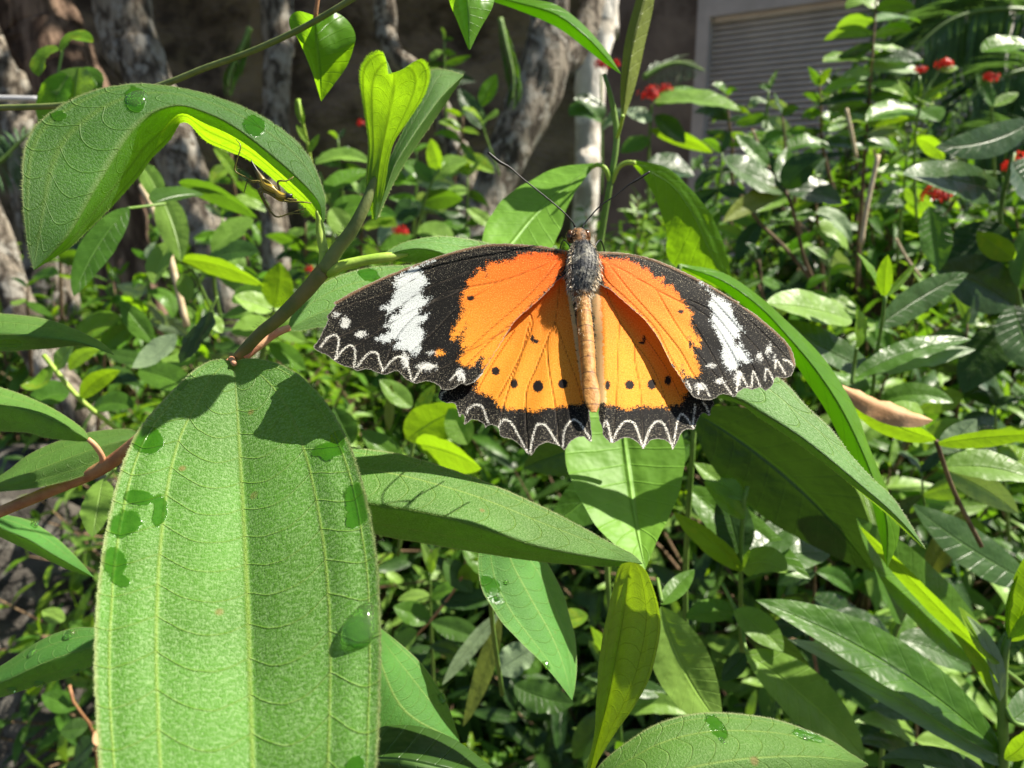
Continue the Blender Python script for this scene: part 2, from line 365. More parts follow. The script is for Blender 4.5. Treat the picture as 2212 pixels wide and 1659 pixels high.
def building():
    A = P(1535, 38, 7.5); dr = nrm((1.443, -1.0, 0)); nn = nrm((1.0, 1.443, 0))     # along the facade; into the house
    zt = A[2]; up = np.array((0, 0, 1.0)); base = np.array((A[0], A[1], 0))
    t = empty('garage_building', base, 'weathered building with a grey roller shutter behind the bushes at upper right', 'building')
    sw = 3.6; g = .13
    mb = MB(); box(mb, base-dr*(g+2.6), dr*2.6, nn*.3, up*4.2); box(mb, base+dr*(sw+g), dr*1.2, nn*.3, up*4.2)
    box(mb, base-dr*g+up*(zt+.34), dr*(sw+2*g), nn*.3, up*(4.2-zt-.34)); mb.build('wall', M['wallb'], t, smooth=False)
    mb = MB(); box(mb, base-dr*g-nn*.03, dr*g, nn*.2, up*(zt+.34)); box(mb, base+dr*sw-nn*.03, dr*g, nn*.2, up*(zt+.34))
    box(mb, base-nn*.03+up*zt, dr*sw, nn*.2, up*.34); mb.build('door_frame', M['paint'], t, smooth=False)
    mb = MB(); sp = .054; n = int(zt/sp); V = []; F = []
    for i in range(n):                                          # curved interlocking slats
        for k in range(5):
            z = (i+k/5)*sp; dep = .10-.030*math.sin(math.pi*min(1, (k+.6)/5.6))**.5 if k else .13
            V += [base+nn*dep+up*z, base+dr*sw+nn*dep+up*z]
    F = [(2*i, 2*i+1, 2*i+3, 2*i+2) for i in range(len(V)//2-1)]
    mb.add(V, F); mb.build('shutter', M['shutter'], t, smooth=False)
building()
def boulder(c, r, seed, label):
    import bmesh
    bm = bmesh.new(); bmesh.ops.create_icosphere(bm, subdivisions=5, radius=1)
    V = []
    for v in bm.verts:
        p = v.co; f = 1+.28*mnoise.fractal(p*1.3+Vector((seed, 0, 0)), 1, 2, 4)+.05*mnoise.noise(p*6+Vector((seed, 0, 0)))
        V.append((c[0]+p.x*r[0]*f, c[1]+p.y*r[1]*f, c[2]+p.z*r[2]*f))
    F = [[v.index for v in f.verts] for f in bm.faces]; bm.free()
    tag(mk('boulder', V, F, M['rock'], origin=(c[0], c[1], 0)), label, 'rock')
boulder((-.86, 1.12, .38), (.42, .34, .40), 3, 'big grey boulder below the ribbed leaves at lower left')
boulder((-1.5, 1.7, .2), (.5, .4, .45), 9, 'grey boulder at the left edge beside the pale leaning trunk')
boulder((-.1, 1.5, .1), (.4, .3, .3), 14, 'low grey stone behind the big hairy leaf')
# ------------------------------------------------------------------ trees
def tree(label, pts, widths, d, mat, crown=None, up=True, limbs=(), jit=.05):
    """pts picture positions top to bottom; continues down to the soil and up to a crown"""
    W3 = [P(x, y, d) for x, y in pts]; r3 = [w/2*K*d for w in widths]
    foot = W3[-1]+(W3[-1]-W3[-2])/max(1e-3, abs((W3[-1]-W3[-2])[2]))*max(0, W3[-1][2]+.05)*np.array((.5, .3, 1)); foot[2] = -.06
    W3.append(foot); r3.append(r3[-1]*1.25)
    if up:
        dirn = nrm(W3[0]-W3[1]); W3.insert(0, W3[0]+np.array((dirn[0]*.6, dirn[1]*.3, 1.3))); r3.insert(0, r3[0]*.6)
    t = empty('tree', foot, label, 'tree'); mb = MB()
    C = catmull(np.c_[np.array(W3), r3], 150); T = np.gradient(C[:, :3], axis=0); ns = 40; V = []; sd = rng.uniform(0, 50)
    for i in range(len(C)):
        tt = nrm(T[i]); a = nrm(np.cross(tt, (.2, .9, .1))); b = np.cross(tt, a)
        for k in range(ns):
            th = 2*math.pi*k/ns; o = a*math.cos(th)+b*math.sin(th)
            q = C[i, :3]+o*C[i, 3]; f = 1+.20*mnoise.fractal(Vector((q[0]*14+sd, q[1]*14, q[2]*6)), 1, 2, 4)-.10*abs(mnoise.noise(Vector((q[0]*60+sd, q[1]*60, q[2]*14))))
            V.append(C[i, :3]+o*C[i, 3]*f)
    mb.add(V, [(i*ns+k, i*ns+(k+1) % ns, (i+1)*ns+(k+1) % ns, (i+1)*ns+k) for i in range(len(C)-1) for k in range(ns)])
    mb.build('trunk', mat, t)
    for lp, lw in limbs:
        mb = MB(); pxtube(mb, [(x, y, d+dd) for x, y, dd in lp], [w/2 for w in lw], nseg=14, ns=24, jit=.03); mb.build('limb', mat, t)
    if crown:
        top = W3[0]; cmb = MB(); lt = leaf_template(5, .3, .25)
        for _ in range(crown):
            q = rng.normal(size=3); q = q/np.linalg.norm(q)*rng.uniform(.35, 1)**.5*np.array((.75, .6, .45))
            q += .12*np.array([mnoise.noise(Vector(q*4)+Vector((i*9, 0, 0))) for i in range(3)])
            put_leaf(cmb, lt, top+q+np.array((0, 0, .3)), rng.normal(size=3)+np.array((0, 0, -.4)), (0, 0, 1), rng.uniform(.09, .16), rng.uniform())
        cmb.build('crown', M['mid'], t)
    return t
def leaf_template(nv=6, droop=.25, fold=.3, asp=.30):
    t = np.linspace(0, 1, nv+1); w = (t**.75*(1-t)**.8); w = w/w.max()*asp/2
    w[0] = .012; w[-1] = .002
    V = []; U = []
    for i in range(nv+1):
        x = t[i]; z = -droop*t[i]**2
        for s_ in (-1, 0, 1): V.append((x, s_*w[i], z+abs(s_)*w[i]*fold+.012*math.sin(i*2.1+s_))); U.append((s_, t[i]))
    F = [(i*3+k, i*3+k+1, (i+1)*3+k+1, (i+1)*3+k) for i in range(nv) for k in range(2)]
    return np.array(V), F, np.array(U)
def put_leaf(mb, T, p, ax, upv, size, rnd):
    ax = nrm(ax); y = np.cross(np.asarray(upv, float), ax)
    if np.linalg.norm(y) < 1e-3: y = np.array((1, 0, 0))
    y = nrm(y); z = np.cross(ax, y)
    mb.add(np.asarray(p)+size*(T[0][:, :1]*ax+T[0][:, 1:2]*y+T[0][:, 2:]*z), T[1], T[2], rnd)
tree('grey lichen spotted trunk leaning right beside the reddish trunk', [(255, -20), (300, 110), (350, 240), (400, 380), (440, 480), (480, 600)], [120, 108, 100, 92, 88, 88], 1.55, M['barkg'], 500)
tree('broad reddish fibrous trunk at the top left corner', [(75, -20), (110, 90), (160, 210), (200, 330), (260, 520)], [150, 140, 135, 130, 130], 2.0, M['barkr'], None)
tree('straight slim grey trunk behind the hanging heart shaped leaf', [(597, -20), (600, 120), (596, 240), (590, 400), (595, 540)], [66, 62, 60, 58, 58], 1.9, M['barkg'], 400)
tree('thick grey trunk leaning left behind the left antenna', [(1190, -30), (1185, 60), (1165, 180), (1130, 270), (1085, 360), (1045, 470), (1010, 600)], [92, 98, 110, 100, 92, 88, 88], 1.7, M['barkg'], 500,
     limbs=[([(1160, 190, .02), (1215, 140, .03), (1262, 70, .05), (1290, -40, .08)], [60, 66, 58, 50])])
tree('bright whitish trunk in full sun above the butterfly head', [(1305, -30), (1295, 60), (1275, 180), (1272, 260), (1268, 340), (1262, 460)], [80, 74, 66, 60, 56, 54], 1.95, M['barkw'], 300)
tree('thin crooked dark grey trunk above the bright young shoot', [(830, -20), (832, 60), (850, 115), (900, 160), (945, 230), (985, 330), (1010, 430)], [46, 42, 44, 46, 48, 50, 54], 2.2, M['barkg'], None)
tree('pale grey trunk leaning right at the left edge of the picture', [(-60, 380), (-10, 500), (30, 620), (75, 740), (150, 860), (230, 1000)], [60, 62, 66, 70, 76, 80], 1.2, M['barkg'], None, up=False)
tree('thick dark grey trunk in shade at the far left edge', [(-30, 20), (10, 120), (60, 260), (80, 420)], [90, 90, 95, 95], 2.3, M['barkg'], None)
# ------------------------------------------------------------------ shrubs filling the background
LT = [leaf_template(7, .12, .45, .24), leaf_template(7, .4, .35, .26), leaf_template(7, .22, .2, .2), leaf_template(7, .65, .5, .28)]
def shrub_proto(name, label, cat, group, seed, r, h, nshoot, leaflen, mats, bias=.3, stemmat='twig'):
    g = np.random.default_rng(seed)
    t = empty(name, (0, 0, 0), label, cat, group); mbs = [MB() for _ in mats]; st = MB()
    for s_ in range(nshoot):
        a = g.uniform(0, 2*math.pi); q = g.uniform(0, 1)**.5
        zz = h*(1-.45*q**2)*(g.uniform(.2, 1)**.32)
        tip = np.array((r*q*math.cos(a), r*q*math.sin(a), zz)); d = nrm((math.cos(a)*(q+.2), math.sin(a)*(q+.2), 1.0+g.uniform(-.5, .6)))
        ln = leaflen*g.uniform(1.2, 2.4); root = tip-d*ln*1.8
        tube(st, [np.array((root[0]*.3, root[1]*.3, max(0, root[2]-.3*h))), root, tip-d*ln*.4, tip], [.005, .0032, .002, .0012], nseg=4, ns=7, cap=False)
        np_ = g.integers(3, 6); mi = 0 if g.uniform() > bias else g.integers(0, len(mats)); rr = g.uniform()
        for k in range(np_):
            p = tip-d*ln*k/np_; az = k*1.57+g.uniform(-.4, .4)+s_; sz = leaflen*(.55+.5*min(1, k/2))*g.uniform(.75, 1.2)
            e1 = nrm(np.cross(d, (.3, .2, .9))); e2 = np.cross(d, e1)
            for sg in (0, math.pi):
                o = e1*math.cos(az+sg)+e2*math.sin(az+sg); ax = o*(.5+.5*min(1, k/2+.2))+d*(.75-.22*k)+g.normal(size=3)*.16
                tl = g.normal(size=3)*.3+d
                put_leaf(mbs[mi], LT[g.integers(0, 4)], p, ax, tl, sz, np.clip(rr*.6+g.uniform(0, .4), 0, 1))
    st.build('stem', M[stemmat], t, origin=(0, 0, 0))
    for mb, mt in zip(mbs, mats):
        if mb.V: mb.build('foliage', M[mt], t, origin=(0, 0, 0))
    return t
def copy_tree(o, parent=None):
    c = o.copy(); COL.objects.link(c); c.parent = parent
    for ch in [x for x in bpy.data.objects if x.parent == o]: copy_tree(ch, c)
    return c
GS = 'glossy shrubs behind the butterfly'
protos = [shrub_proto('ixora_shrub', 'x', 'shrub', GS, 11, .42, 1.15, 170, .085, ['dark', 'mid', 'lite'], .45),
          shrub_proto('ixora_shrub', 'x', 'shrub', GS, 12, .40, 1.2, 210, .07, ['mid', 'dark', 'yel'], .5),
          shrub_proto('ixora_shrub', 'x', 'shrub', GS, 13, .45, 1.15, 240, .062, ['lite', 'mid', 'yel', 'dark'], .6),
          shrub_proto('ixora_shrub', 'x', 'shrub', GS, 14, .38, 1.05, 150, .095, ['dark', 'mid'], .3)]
# (x, y, height, proto, turn, label)
SH = [
 (.42, .78, 1.05, 0, .3, 'dark glossy shrub close behind the right wing tip'),
 (.86, .95, 1.18, 3, 1.9, 'dark leafy shrub filling the picture right of the dry brown leaf'),
 (.62, 1.25, 1.3, 1, 2.2, 'dense shrub with many small bright leaves right of the antennae'),
 (1.15, 1.45, 1.36, 2, .9, 'sunlit shrub below the palm fronds at the right edge'),
 (.15, 1.05, 1.05, 3, 4.0, 'shaded shrub directly behind the butterfly'),
 (.28, 1.65, 1.28, 2, 5.1, 'sunny fine leaved shrub at the foot of the whitish trunk'),
 (.95, 2.0, 1.62, 1, 1.1, 'leafy shrub in front of the roller shutter'),
 (1.65, 2.1, 1.42, 0, 2.7, 'tall dark shrub under the right hand palm fronds'),
 (1.5, 2.9, 1.36, 2, .4, 'far shrub in front of the shutter end of the building'),
 (2.5, 3.0, 1.4, 3, .4, 'far dark shrub at the right edge behind the palm'),
 (-.22, 1.45, 1.12, 1, 3.3, 'leafy shrub with yellowish tips behind the fork of the hairy stem'),
 (-.12, 2.1, 1.34, 3, 3.9, 'dark shrub in front of the thick leaning grey trunk'),
 (-.65, 1.75, 1.1, 2, 1.3, 'low sunlit shrub between the leaning trunk and the slim trunk'),
 (-1.15, 2.1, .98, 1, 2.3, 'low shrub at the foot of the lichen spotted trunk'),
 (-.7, 2.6, 1.18, 3, .3, 'dark shrub against the brown wall behind the slim trunk'),
 (.45, 2.7, 1.28, 0, 1.0, 'deep green shrub behind the whitish trunk'),
 (.6, .55, .66, 0, 2.0, 'lower dark shrub at the bottom right under the long pale leaf'),
 (.18, .62, .60, 3, .5, 'lower dark shrub below the butterfly in deep shade'),
 (-.12, .78, .60, 1, 1.5, 'low dark shrub below the middle under the folded leaf'),
 (-.55, .95, .52, 2, 4.5, 'low sparse shrub between the boulder and the big hairy leaf'),
 (.46, 1.02, 1.20, 2, 5.2, 'finely leaved sunlit shrub right behind the leaf that glows beside the right antenna'),
 (.92, 1.30, 1.33, 1, 4.1, 'yellow flecked shrub around the dry pale stalk'),
 (1.32, 1.05, 1.26, 3, 1.2, 'dark shrub at the right edge around the nearest red flowers'),
 (.72, 1.62, 1.5, 0, 3.4, 'dark shrub crossing the lower end of the roller shutter'),
 (1.0, .55, .75, 3, 3.0, 'dark shrub at the lower right corner'),
 (-.42, 1.15, 1.12, 2, .7, 'light green leafy shrub just left of the fork of the hairy stem'),
 (-.72, 1.35, 1.08, 1, 5.5, 'light shrub around the foot of the mottled light leaves'),
 (-1.1, 1.6, 1.1, 2, 3.6, 'bright weedy shrub at the left edge above the boulder'),
 (-.38, 1.8, 1.12, 2, 2.9, 'bright shrub between the slim trunk and the dark crooked trunk'),
 (.02, 1.4, 1.14, 1, 4.6, 'bright shrub at the foot of the thick leaning grey trunk'),
 (-.3, .85, .68, 0, 2.6, 'low shrub seen between the left wing and the folded leaf'),
 (-1.75, 2.7, 1.15, 2, 2.0, 'small leaved shrub behind the far left trunks'),
]
for i, (x, y, hh, pi_, rz, lab) in enumerate(SH):
    o = copy_tree(protos[pi_]); o.location = (x, y, 0); o.rotation_euler = (0, 0, rz); s_ = hh/1.2
    o.scale = (s_**.5, s_**.5, s_); o['label'] = lab
for p_ in protos:
    for ch in list(p_.children): bpy.data.objects.remove(ch)
    bpy.data.objects.remove(p_)
# far undergrowth that reads as one mass
def undergrowth():
    g = np.random.default_rng(5); mb = MB(); T = leaf_template(4, .3, .3)
    for _ in range(9000):
        x = g.uniform(-3.2, 3.6); y = g.uniform(2.6, 3.3) if x < .8 else g.uniform(3.0, 4.6); top = (1.0+.35*mnoise.noise(Vector((x*1.2, y, 0)))) * (1.0 if x < .8 else 1.35)
        z = g.uniform(0, 1)**.6*top; put_leaf(mb, T, (x, y, z), g.normal(size=3)+np.array((0, -.3, -.1)), (0, 0, 1), g.uniform(.05, .10), g.uniform())
    o = mb.build('undergrowth', M['mid']); struct(o, 'stuff')
    mb = MB()
    for _ in range(5000):
        x = g.uniform(-1.6, 1.6); y = g.uniform(.5, 2.6); z = g.uniform(.02, .3)
        put_leaf(mb, T, (x, y, z), g.normal(size=3)*np.array((1, 1, .4)), (0, 0, 1), g.uniform(.04, .09), g.uniform())
    o = mb.build('ground_cover', M['dark']); struct(o, 'stuff')
undergrowth()
# ------------------------------------------------------------------ traced sprigs of the middle distance
NF = {'L': (-.15, -.6, .78), 'B': (-.45, -.75, -.48), 'G': (0, -.45, .88), 'F': (.05, -.97, .2), 'R': (.7, -.6, .4), 'D': (-.7, -.6, .25), 'U': (-.2, -.6, -.75)}
def leaf2(parent, x0, y0, x1, y1, w, d0, d1, bend=0, mat='mid', face='L', fold=.25, rnd=None, wav=.02, name='leaf', curl=.03, asp=(.7, .85), nv=22, droop=0.0):
    """one leaf from base to tip (picture positions), w wide in the picture, facing the named way"""
    A, B = P(x0, y0, d0), P(x1, y1, d1); n = 9; ax2 = np.array((x1-x0, y1-y0), float); pr = np.array((-ax2[1], ax2[0]))/np.linalg.norm(ax2)
    t = np.linspace(0, 1, n); px = np.outer(1-t, (x0, y0))+np.outer(t, (x1, y1))+np.outer(4*t*(1-t)*bend, pr)
    dd = d0+(d1-d0)*t-droop*4*t*(1-t)
    C = np.array([P(px[i, 0], px[i, 1], dd[i]) for i in range(n)]); C = catmull(C, nv+1); T = np.gradient(C, axis=0)
    N0 = nrm(NF[face]) if isinstance(face, str) else nrm(face)
    tt = np.linspace(0, 1, nv+1); wf = tt**asp[0]*(1-tt)**asp[1]; wf = wf/wf.max(); wf[0] = .03; wf[-1] = .005
    dm = (d0+d1)/2; half = w/2*K*dm
    L, Rr = [], []
    ax_ = nrm(B-A); Wd = nrm(np.cross(ax_, N0)); view = nrm(P((x0+x1)/2, (y0+y1)/2, dm)-np.array((0, 0, CAMZ)))
    # how wide the blade shows across its own axis in the picture
    pj = Wd-view*Wd.dot(view); axp = nrm(ax_-view*ax_.dot(view)); sc = 1/max(.38, np.linalg.norm(pj-axp*pj.dot(axp)))
    for i in range(nv+1):
        Wi = nrm(np.cross(nrm(T[i]), N0)); Wi = Wi if Wi.dot(Wd) > 0 else -Wi; Ni = nrm(np.cross(Wi, nrm(T[i]))); Ni = Ni if Ni.dot(N0) > 0 else -Ni
        h_ = half*sc*wf[i]; L.append(C[i]-Wi*h_+Ni*h_*fold); Rr.append(C[i]+Wi*h_+Ni*h_*fold)
    mb = MB(); r_ = rng.uniform() if rnd is None else rnd
    loft(mb, L, C, Rr, nv=nv, nu=4, wav=wav, curl=curl, quilt=.012, rnd=r_, veins=())
    return mk(name, np.concatenate(mb.V), mb.F, M[mat], parent, np.concatenate(mb.U), {'rnd': np.concatenate(mb.A), 'wet': np.concatenate(mb.wet)})
def sprig(label, cat, stems, leaves, name='leafy_shoot', flowers=(), smat='greenstem'):
    foot = stems[0][0][0] if stems else leaves[0][:2]+(leaves[0][5],)
    t = empty(name, P(*foot), label, cat)
    for st in stems:
        pts, r = st[0], st[1]; mb = MB(); pxtube(mb, pts, r, nseg=8); mb.build('stem', M[st[2] if len(st) > 2 else smat], t)
    for l in leaves:
        kw = l[-1] if isinstance(l[-1], dict) else {}; a = l[:-1] if kw else l
        leaf2(t, *a, **kw)
    for (x, y, d, r) in flowers: flower(t, x, y, d, r*.8)
    return t
def flower(t, x, y, d, r):
    c = P(x, y, d); rr = r*K*d; mb = MB(); g = np.random.default_rng(int(x*7+y))
    for _ in range(30):
        o = g.normal(size=3); o[2] = abs(o[2])*.8; o = nrm(o); p0 = c+o*rr*g.uniform(.6, 1.35); e = nrm(np.cross(o, g.normal(size=3))); f = np.cross(o, e); s_ = rr*.46
        tube(mb, [c+o*rr*.1, p0], rr*.02, nseg=3, ns=2, cap=False)
        for k in range(4):
            a = k*math.pi/2; q = e*math.cos(a)+f*math.sin(a); q2 = -e*math.sin(a)+f*math.cos(a)
            mb.add([p0, p0+q*s_*.55+q2*s_*.24+o*s_*.1, p0+q*s_+o*s_*.05, p0+q*s_*.55-q2*s_*.24+o*s_*.1], [(0, 1, 2, 3)])
    mb.build('flower', M['red'], t)
H = 'leafy shoot'
# hanging leaves and twig at the top
t = sprig('long green brown twig crossing the top left with a hanging heart shaped leaf', 'branch',
  [([(-80, 236, .205), (0, 233, .203), (130, 228, .20), (250, 212, .198), (360, 180, .195), (440, 148, .193), (540, 112, .19), (650, 62, .186), (765, -5, .182), (830, -50, .18)], 6.5, 'stemgreen'),
   ([(681, 42, .185), (683, 20, .184), (690, -20, .183)], [5, 5, 4], 'stemred')], [], name='twig')
pleaf(t, [(679, 33, .186), (640, 24, .19), (624, 40, .19), (636, 75, .19), (652, 110, .194), (674, 160, .197), (694, 219, .200)],
      [(681, 40, .186), (683, 90, .190), (689, 150, .195), (694, 219, .200)],
      [(684, 33, .186), (720, 24, .194), (752, 42, .196), (768, 84, .194), (755, 135, .198), (722, 182, .199), (694, 219, .200)], M['glow'], quilt=.03, veins=(.5,), curl=.05)
pleaf(t, [(1003, -60, .186), (975, -30, .19), (971, 0, .19), (990, 50, .19), (1012, 107, .188)], [(1005, -60, .186), (1010, 0, .186), (1014, 107, .188)],
      [(1008, -60, .186), (1060, -30, .194), (1065, 10, .192), (1037, 63, .19), (1016, 107, .188)], M['glow'], quilt=.03, veins=(.5,), name='leaf')
mb = MB(); pxtube(mb, [(830, -50, .18), (920, -80, .182), (1005, -62, .186)], 4); mb.build('stem', M['stem'], t)
t = empty('leafy_shoot', P(1310, 900, .27), 'tall green shoot with drooping light leaves rising behind the butterfly head', 'leafy shoot')
mb = MB(); pxtube(mb, [(1285, 900, .29), (1288, 620, .28), (1300, 500, .275), (1318, 395, .27), (1332, 300, .268), (1322, 220, .266), (1305, 160, .265)], [8, 8, 8, 7, 7, 6, 4]); mb.build('stem', M['greenstem'], t)
mb = MB(); pxtube(mb, [(1318, 395, .27), (1308, 365, .268), (1292, 356, .27), (1276, 362, .275)], 5); mb.build('petiole', M['petgreen'], t)
mb = MB(); pxtube(mb, [(1322, 395, .27), (1334, 365, .267), (1352, 352, .265), (1372, 352, .263)], 5); mb.build('petiole', M['petgreen'], t)
mb = MB(); pxtube(mb, [(1332, 300, .268), (1340, 275, .262), (1345, 250, .255)], 4); mb.build('petiole', M['petgreen'], t)
pleaf(t, [(1282, 352, .275), (1200, 364, .278), (1120, 405, .272), (1070, 452, .263), (1045, 500, .253), (1036, 590, .24)], [(1280, 360, .275), (1215, 410, .268), (1150, 470, .260), (1100, 530, .25), (1060, 570, .243), (1036, 590, .24)],
      [(1282, 362, .275), (1246, 410, .264), (1222, 460, .256), (1200, 520, .248), (1150, 590, .24), (1036, 590, .24)], M['lime'], nv=30, quilt=.01, wav=.015, veins=(.5,))
pleaf(t, [(1362, 350, .263), (1398, 395, .270), (1420, 440, .277), (1441, 510, .288), (1452, 570, .297), (1590, 640, .315)], [(1368, 352, .263), (1450, 400, .276), (1500, 470, .288), (1540, 560, .30), (1590, 640, .315)],
      [(1374, 346, .263), (1440, 362, .272), (1490, 405, .282), (1535, 465, .292), (1565, 530, .30), (1590, 640, .315)], M['glow'], nv=30, quilt=.01, wav=.02, veins=(.5,))
pleaf(t, [(1343, 262, .262), (1340, 200, .262), (1344, 140, .262), (1352, 80, .262), (1374, 0, .262), (1400, -80, .262)], [(1345, 262, .262), (1353, 180, .258), (1368, 90, .258), (1392, 0, .26), (1405, -80, .262)],
      [(1347, 262, .262), (1374, 180, .264), (1394, 90, .266), (1413, 0, .266), (1410, -80, .262)], M['olive'], nv=24, quilt=.02, veins=(.5,))
t = empty('leafy_shoot', P(1150, -120, .24), 'long bright green leaf arching across the top above the antennae', 'leafy shoot')
mb = MB(); pxtube(mb, [(900, -160, .24), (980, -70, .24), (1044, -14, .24)], 6); mb.build('stem', M['greenstem'], t)
pleaf(t, [(1030, -20, .24), (1100, -15, .235), (1153, -3, .232), (1202, 8, .23), (1255, 46, .23), (1308, 105, .23), (1342, 160, .232)], [(1030, -14, .24), (1115, 5, .226), (1202, 32, .222), (1265, 78, .222), (1305, 120, .226), (1342, 160, .232)],
      [(1030, -8, .24), (1115, 22, .23), (1202, 60, .228), (1273, 112, .228), (1310, 140, .23), (1342, 160, .232)], M['glow'], nv=30, curl=.03, veins=())
# right side
sprig('long curved leaf dark above and yellow green below passing behind the right wing', H, [([(1400, 900, .22), (1430, 700, .215), (1470, 572, .21)], 6)],
  [], )
t = bpy.context.scene.objects[-1]
t = [o for o in bpy.data.objects if o.type == 'EMPTY' and o.get('label', '').startswith('long curved leaf')][0]
pleaf(t, [(1468, 570, .21), (1560, 588, .214), (1640, 640, .216), (1695, 690, .216), (1765, 755, .214), (1830, 850, .212), (1872, 950, .21), (1905, 1030, .208), (1940, 1110, .206), (1940, 1170, .204), (1916, 1228, .202)],
      [(1470, 574, .21), (1560, 606, .208), (1640, 662, .208), (1700, 725, .207), (1762, 800, .205), (1815, 880, .204), (1860, 970, .203), (1895, 1060, .202), (1915, 1130, .201), (1916, 1228, .202)],
      [(1470, 578, .21), (1555, 622, .212), (1640, 692, .213), (1700, 760, .211), (1745, 825, .209), (1790, 900, .208), (1836, 990, .207), (1878, 1070, .205), (1896, 1140, .204), (1916, 1228, .202)], M['glow'], nv=50, wav=.02, veins=())
sprig('broad light leaf hanging straight down below the butterfly abdomen', H, [([(1330, 1500, .3), (1300, 1000, .27), (1340, 860, .24)], 6)], [])
t = [o for o in bpy.data.objects if o.type == 'EMPTY' and o.get('label', '').startswith('broad light leaf')][0]
pleaf(t, [(1335, 850, .235), (1260, 880, .235), (1222, 950, .228), (1226, 1010, .222), (1245, 1065, .216), (1275, 1120, .21), (1315, 1165, .205), (1394, 1232, .20)],
      [(1338, 850, .235), (1348, 950, .232), (1362, 1050, .224), (1374, 1130, .214), (1394, 1232, .20)],
      [(1342, 850, .235), (1440, 880, .232), (1478, 960, .226), (1474, 1040, .219), (1448, 1110, .212), (1415, 1180, .205), (1394, 1232, .20)], M['lime'], nv=40, quilt=.012, wav=.015, veins=(.5,))
sprig('shaded broad dark leaf under the right wing with a pale twig', H, [([(1500, 1700, .36), (1480, 1300, .34), (1500, 900, .3)], 6)],
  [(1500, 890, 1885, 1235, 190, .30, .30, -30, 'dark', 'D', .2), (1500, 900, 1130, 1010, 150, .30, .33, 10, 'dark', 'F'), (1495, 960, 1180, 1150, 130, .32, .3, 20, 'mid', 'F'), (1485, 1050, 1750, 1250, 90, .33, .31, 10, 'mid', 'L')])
sprig('small yellow spotted leaves on a green upright shoot below the right wing', H, [([(1602, 1420, .33), (1600, 1210, .31), (1608, 1080, .3), (1615, 1050, .3)], 5)],
  [(1600, 1235, 1455, 1105, 46, .31, .30, 8, 'yel', 'B'), (1602, 1228, 1700, 1238, 62, .31, .29, -18, 'lite', 'L'), (1600, 1210, 1560, 1050, 80, .31, .31, 0, 'dark', 'G'),
   (1608, 1205, 1740, 1095, 70, .31, .33, 10, 'dark', 'G'), (1602, 1220, 1795, 1195, 75, .31, .33, -8, 'dark', 'G'), (1610, 1120, 1520, 1040, 40, .3, .3, 0, 'yel', 'L'), (1610, 1080, 1500, 1000, 45, .3, .31, 0, 'lite', 'L')])
sprig('leafy stem at the lower right edge with long leaves sweeping left', H,
  [([(2165, 1800, .26), (2168, 1640, .255), (2165, 1500, .252), (2172, 1400, .25), (2178, 1375, .25)], [11, 11, 10, 8, 7], 'greenstem'), ([(2168, 1520, .252), (2190, 1560, .25), (2230, 1570, .25)], 5)],
  [(2165, 1630, 1632, 1296, 100, .255, .27, 34, 'mid', 'G', .3), (2163, 1655, 1795, 1447, 55, .255, .26, 16, 'pale', 'L', .15), (2162, 1640, 1700, 1380, 62, .262, .262, 30, 'pale', 'F', .1),
   (2160, 1520, 2052, 1360, 26, .252, .25, 14, 'yel', 'B'), (2160, 1515, 2088, 1330, 30, .25, .25, 20, 'pale', 'L'), (2160, 1430, 2070, 1310, 34, .25, .25, -10, 'yel', 'R'),
   (2180, 1378, 2240, 1170, 74, .25, .24, 16, 'yel', 'B', .3), (2178, 1378, 2200, 1240, 40, .25, .245, -10, 'yel', 'R'), (2182, 1385, 2290, 1280, 40, .25, .24, 0, 'yel', 'B'),
   (2170, 1640, 2240, 1560, 40, .25, .24, 10, 'yel', 'L'), (2178, 1560, 2260, 1470, 60, .25, .27, 10, 'dark', 'G'), (2160, 1700, 1900, 1640, 60, .26, .25, 20, 'dark', 'G')])
sprig('bright quilted leaf with a yellow lower edge right of the hanging leaf tip', H, [([(2300, 1600, .32), (2230, 1500, .31), (2160, 1440, .30)], 6)],
  [(2150, 1430, 1850, 1118, 110, .30, .28, -22, 'mid', 'L', .3), (2148, 1434, 1856, 1135, 34, .292, .272, -2, 'yel', 'U'), (2150, 1430, 2230, 1330, 40, .3, .3, 0, 'dark', 'G')])
sprig('grey green shaded leaf and small neighbours at the right edge', H, [([(1900, 1700, .42), (1925, 1400, .4), (2000, 1250, .38)], 5)],
  [(2230, 1260, 1972, 1092, 84, .36, .36, -10, 'dark', 'L', .1), (1985, 1250, 1882, 1200, 40, .38, .38, 4, 'mid', 'L'), (1948, 1345, 1886, 1212, 48, .36, .36, 0, 'mid', 'R'),
   (2000, 1250, 2080, 1100, 50, .4, .4, 0, 'olive', 'L'), (1940, 1380, 2100, 1450, 60, .4, .4, -10, 'dark', 'G'), (1930, 1400, 1790, 1330, 60, .4, .4, 10, 'dark', 'G')])
sprig('yellow green broad leaf right of the hairy yellow leaf', H, [([(1420, 1250, .26), (1430, 1300, .25)], 4)],
  [(1428, 1310, 1560, 1570, 120, .25, .25, 18, 'lite', 'L', .25), (1428, 1306, 1500, 1230, 40, .26, .27, 0, 'mid', 'L')])
sprig('pale oval leaf with a yellow midrib above the lower right broad leaf', H, [([(1560, 1260, .31), (1598, 1340, .30), (1612, 1410, .29)], 4)],
  [(1610, 1410, 1868, 1640, 108, .29, .29, -14, 'lite', 'L', .2), (1585, 1320, 1692, 1408, 62, .30, .29, -8, 'lite', 'L'), (1590, 1320, 1480, 1335, 50, .31, .31, 6, 'mid', 'G'), (1598, 1340, 1760, 1480, 60, .32, .32, -10, 'dark', 'D'),
   (1612, 1412, 1560, 1470, 40, .3, .3, 0, 'dark', 'L')])
